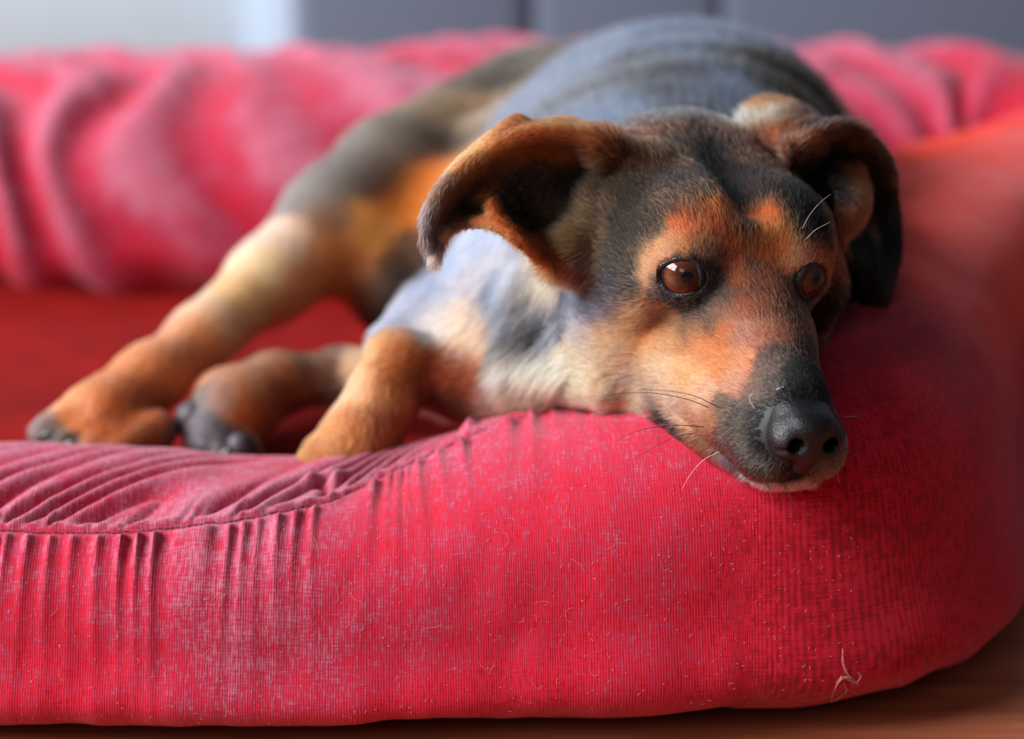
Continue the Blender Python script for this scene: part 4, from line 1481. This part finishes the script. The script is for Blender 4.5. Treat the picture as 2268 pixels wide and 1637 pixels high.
# the flat cushion inside the rim
mat_c, nt, bs = new_mat('red_cushion_cloth')
tc = N(nt, 'ShaderNodeTexCoord')
nz = N(nt, 'ShaderNodeTexNoise', i_Scale=14.0, i_Detail=8.0, i_Roughness=0.65)
rp = ramp(nt, [(0.3, (0.13, 0.0015, 0.001)), (0.7, (0.235, 0.004, 0.0015))])
nt.links.new(tc.outputs['Object'], nz.inputs['Vector'])
nt.links.new(nz.outputs['Fac'], rp.inputs[0])
nt.links.new(rp.outputs[0], bs.inputs['Base Color'])
bs.inputs['Roughness'].default_value = 0.9
bs.inputs['Sheen Weight'].default_value = 0.0
bs.inputs['Specular IOR Level'].default_value = 0.1
cc0 = np.array([-0.30, 1.51])
K = 160
ci = np.linspace(0, len(fineS), K, endpoint=False).astype(int)
tn = tang[ci]
edge = fineS[ci, :2] - np.stack([tn[:, 1], -tn[:, 0]], 1) * 0.060
rr = [0.0, 0.15, 0.3, 0.45, 0.6, 0.72, 0.82, 0.90, 0.96, 1.0, 1.0]
vv, qq = [], []
for a, r_ in enumerate(rr):
    for e in edge:
        p = cc0 + (e - cc0) * r_
        z = 0.074 - 0.036 * smooth01(np.array((r_ - 0.74) / 0.22)) + 0.004 * math.sin(p[0] * 21) * math.cos(p[1] * 17)
        if a == len(rr) - 1:
            z = 0.002
        vv.append((p[0], p[1], float(z)))
for a in range(len(rr) - 1):
    for j in range(K):
        qq.append((a * K + j, (a + 1) * K + j, (a + 1) * K + (j + 1) % K, a * K + (j + 1) % K))
o = link('cushion', mesh_from_np('cushion', np.array(vv), np.array(qq)[:, ::-1]), mat_c, bed)
o.matrix_parent_inverse = BI
# ------------------------------------------------------------------ whiskers and brow hairs
WH = [
    ('d', [(1594, 903), (1540, 878), (1480, 866), (1420, 863), (1370, 869)], 0.020),
    ('d', [(1570, 903), (1520, 884), (1450, 871), (1390, 870), (1340, 878), (1302, 890)], 0.022),
    ('d', [(1562, 946), (1500, 942), (1440, 948), (1390, 963), (1358, 983)], 0.014),
    ('w', [(1596, 1000), (1560, 1018), (1530, 1050), (1508, 1088)], 0.014),
    ('w', [(1515, 1000), (1475, 1020), (1450, 1043), (1437, 1060)], 0.010),
    ('d', [(1530, 1030), (1508, 1048), (1497, 1068)], 0.007),
    ('d', [(1590, 1040), (1558, 1072), (1535, 1100)], 0.008),
    ('d', [(1625, 1058), (1602, 1084), (1590, 1106)], 0.006),
    ('d', [(1490, 975), (1440, 998), (1385, 1045)], 0.012),
    ('d', [(1540, 960), (1500, 966), (1450, 990), (1400, 1020)], 0.012),
    ('w', [(1570, 1022), (1560, 1034), (1553, 1048)], 0.004),
    ('d', [(1852, 962), (1900, 968), (1932, 985)], 0.006),
    ('d', [(1850, 985), (1885, 1002), (1908, 1022)], 0.006),
    ('d', [(1845, 930), (1878, 923), (1905, 922)], 0.006),
    ('d', [(1836, 1010), (1852, 1040), (1858, 1070)], 0.006),
    ('d', [(1700, 1072), (1706, 1095), (1712, 1112)], 0.004),
    ('d', [(1738, 1072), (1752, 1104), (1768, 1130)], 0.004),
    ('d', [(1742, 1072), (1734, 1095), (1728, 1115)], 0.004),
    ('w', [(1660, 1070), (1648, 1090), (1640, 1100)], 0.004),
    ('d', [(1640, 1062), (1620, 1090), (1612, 1110)], 0.005),
    ('w', [(1822, 1000), (1815, 1012), (1810, 1022)], 0.004),
    ('w', [(1776, 508), (1792, 478), (1815, 450), (1840, 430)], 0.012),
    ('w', [(1785, 530), (1805, 510), (1838, 492)], 0.010),
    ('d', [(1582, 522), (1580, 495), (1581, 465)], 0.010),
    ('d', [(1600, 530), (1606, 505), (1600, 478)], 0.010),
    ('w', [(1672, 905), (1662, 890), (1660, 878), (1668, 872)], 0.003),
    ('w', [(1720, 863), (1733, 857), (1742, 860)], 0.002),
]
for kind, pl, fwd in WH:
    loc, nor = hit(*pl[0])
    if loc is None:
        print('whisker root misses', pl[0])
        continue
    d0 = (loc - CAM) @ FWD
    pts = [P(x, y, d0 - fwd * (i / (len(pl) - 1)) ** 0.8) for i, (x, y) in enumerate(pl)]
    c = catmull(pts, 18)
    t = np.linspace(0, 1, 18)
    v_, q_ = tube_np(c, (0.00020 if kind == 'd' else (0.00010 if pl[0][1] < 600 else 0.00020)) * (1.02 - t * 0.85), 5)
    link('whisker', mesh_from_np('whisker', v_, q_), whisker_dark if kind == 'd' else whisker_pale, dog)

# claws
for (x0, y0, x1, y1, d) in [(105, 966, 84, 978, 1.297), (150, 990, 132, 1006, 1.291), (205, 1004, 188, 1020, 1.287), (262, 1010, 244, 1026, 1.287),
                            (440, 950, 424, 972, 1.312), (498, 1008, 482, 1024, 1.300), (545, 1004, 535, 1024, 1.304),
                            (690, 1046, 672, 1062, 1.228), (725, 1060, 708, 1076, 1.224), (768, 1066, 756, 1084, 1.222), (812, 1060, 806, 1078, 1.228)]:
    a, b = P(x0, y0, d), P(x1, y1, d)
    c = catmull([a + (a - b) * 0.5, a + np.array([0, 0, 0.001]), (a + b) / 2 + np.array([0, 0, 0.0015]), b], 9)
    v_, q_ = tube_np(c, 0.0030 * np.sqrt(np.linspace(1, 0.02, 9)), 8)
    link('claw', mesh_from_np('claw', v_, q_), claw_mat, dog)

# pads of the turned paw
for (x, y, d, r, dx, dy) in [(428, 925, 1.322, 0.0105, 1.0, 0.9), (462, 985, 1.312, 0.0095, 1.0, 0.8), (530, 988, 1.306, 0.0085, .8, .9)]:
    bm = bmesh.new()
    bmesh.ops.create_uvsphere(bm, u_segments=20, v_segments=14, radius=r)
    for v in bm.verts:
        v.co.x *= dx
        v.co.z *= dy
        v.co.y *= 0.8
    me = bpy.data.meshes.new('paw_pad')
    bm.to_mesh(me)
    bm.free()
    me.polygons.foreach_set('use_smooth', [True] * len(me.polygons))
    o = link('paw_pad', me, pad_mat, dog)
    o.location = P(x, y, d)

# ------------------------------------------------------------------ lint and shed hairs on the cloth
def rim_hit(px, py):
    d = FWD + (px - CX) / FPX * RIGHT - (py - CY) / FPX * UP
    loc, nor, idx, dist = rim_bvh.ray_cast(Vector(CAM), Vector(d / np.linalg.norm(d)))
    if loc is None:
        return None, None
    nor = np.array(nor)
    if nor @ (np.array(loc) - CAM) > 0:
        nor = -nor
    return np.array(loc), nor


pos, rad, sizes = [], [], []


def add_fibre(px, py, length, curl, r):
    loc, nor = rim_hit(px, py)
    if loc is None:
        return
    t = rng.normal(0, 1, 3)
    t -= nor * (t @ nor)
    t /= np.linalg.norm(t)
    b = np.cross(nor, t)
    n = 7
    p = loc + nor * 0.0003
    ang = 0.0
    pts = []
    for k in range(n):
        pts.append(p + nor * 0.0002 * math.sin(k * 0.9))
        p = p + (t * math.cos(ang) + b * math.sin(ang)) * length / (n - 1)
        ang += curl / n + rng.normal(0, 0.25)
    pos.extend(pts)
    rad.extend([r * 0.6] + [r] * (n - 2) + [r * 0.3])
    sizes.append(n)


for k in range(900):
    add_fibre(rng.uniform(0, 1900), 1000 + 620 * rng.random(), rng.uniform(0.0006, 0.0022), rng.normal(0, 2.0), rng.uniform(0.00004, 0.00008))
for k in range(45):
    add_fibre(rng.uniform(0, 1500), 1060 + 480 * rng.random(), rng.uniform(0.004, 0.012), rng.normal(0, 1.8), rng.uniform(0.00003, 0.000045))
for k in range(60):                   # faint fluffy streaks
    add_fibre(390 + 130 * k / 60 + rng.normal(0, 4), 1342 - 28 * k / 60 + rng.normal(0, 3), 0.0011, 1.0, 0.00005)
crv = bpy.data.hair_curves.new('lint')
crv.add_curves(sizes)
crv.attributes['position'].data.foreach_set('vector', np.array(pos, np.float32).ravel())
ra = crv.attributes.get('radius') or crv.attributes.new('radius', 'FLOAT', 'POINT')
ra.data.foreach_set('value', np.array(rad, np.float32))
crv.materials.append(lint_mat)
o = bpy.data.objects.new('lint', crv)
scene.collection.objects.link(o)
o['kind'] = 'stuff'
o['label'] = 'pale lint and short shed hairs caught on the red rim'
o['category'] = 'lint'

# a small loop of shed hair clinging low on the rim
SV, SQ, nb = [], [], 0
for pl in ([(1862, 1496), (1849, 1520), (1841, 1550), (1846, 1572), (1860, 1577), (1870, 1560), (1872, 1530), (1868, 1512)],
           [(1844, 1565), (1842, 1540), (1852, 1512), (1868, 1500), (1884, 1504), (1900, 1512)],
           [(1866, 1440), (1864, 1465), (1872, 1486), (1882, 1500)],
           [(1868, 1498), (1890, 1510), (1903, 1500), (1898, 1488)],
           [(1850, 1515), (1866, 1498), (1886, 1500), (1896, 1514)]):
    pts = []
    for x, y in pl:
        loc, nor = rim_hit(x, min(y, 1590))
        if loc is not None:
            pts.append(loc + nor * 0.0008)
    if len(pts) < 3:
        continue
    for rep in range(3):
        c = catmull(np.array(pts) + rng.normal(0, 0.00035, (len(pts), 3)), 30)
        v_, q_ = tube_np(c, 0.00010, 4)
        SV.append(v_); SQ.append(q_ + nb); nb += len(v_)
if SV:
    o = link('hair_tuft', mesh_from_np('hair_tuft', np.concatenate(SV), np.concatenate(SQ)), lint_mat)
    tag(o, 'small pale loop of shed dog hair clinging low on the red rim below the nose', 'hair')
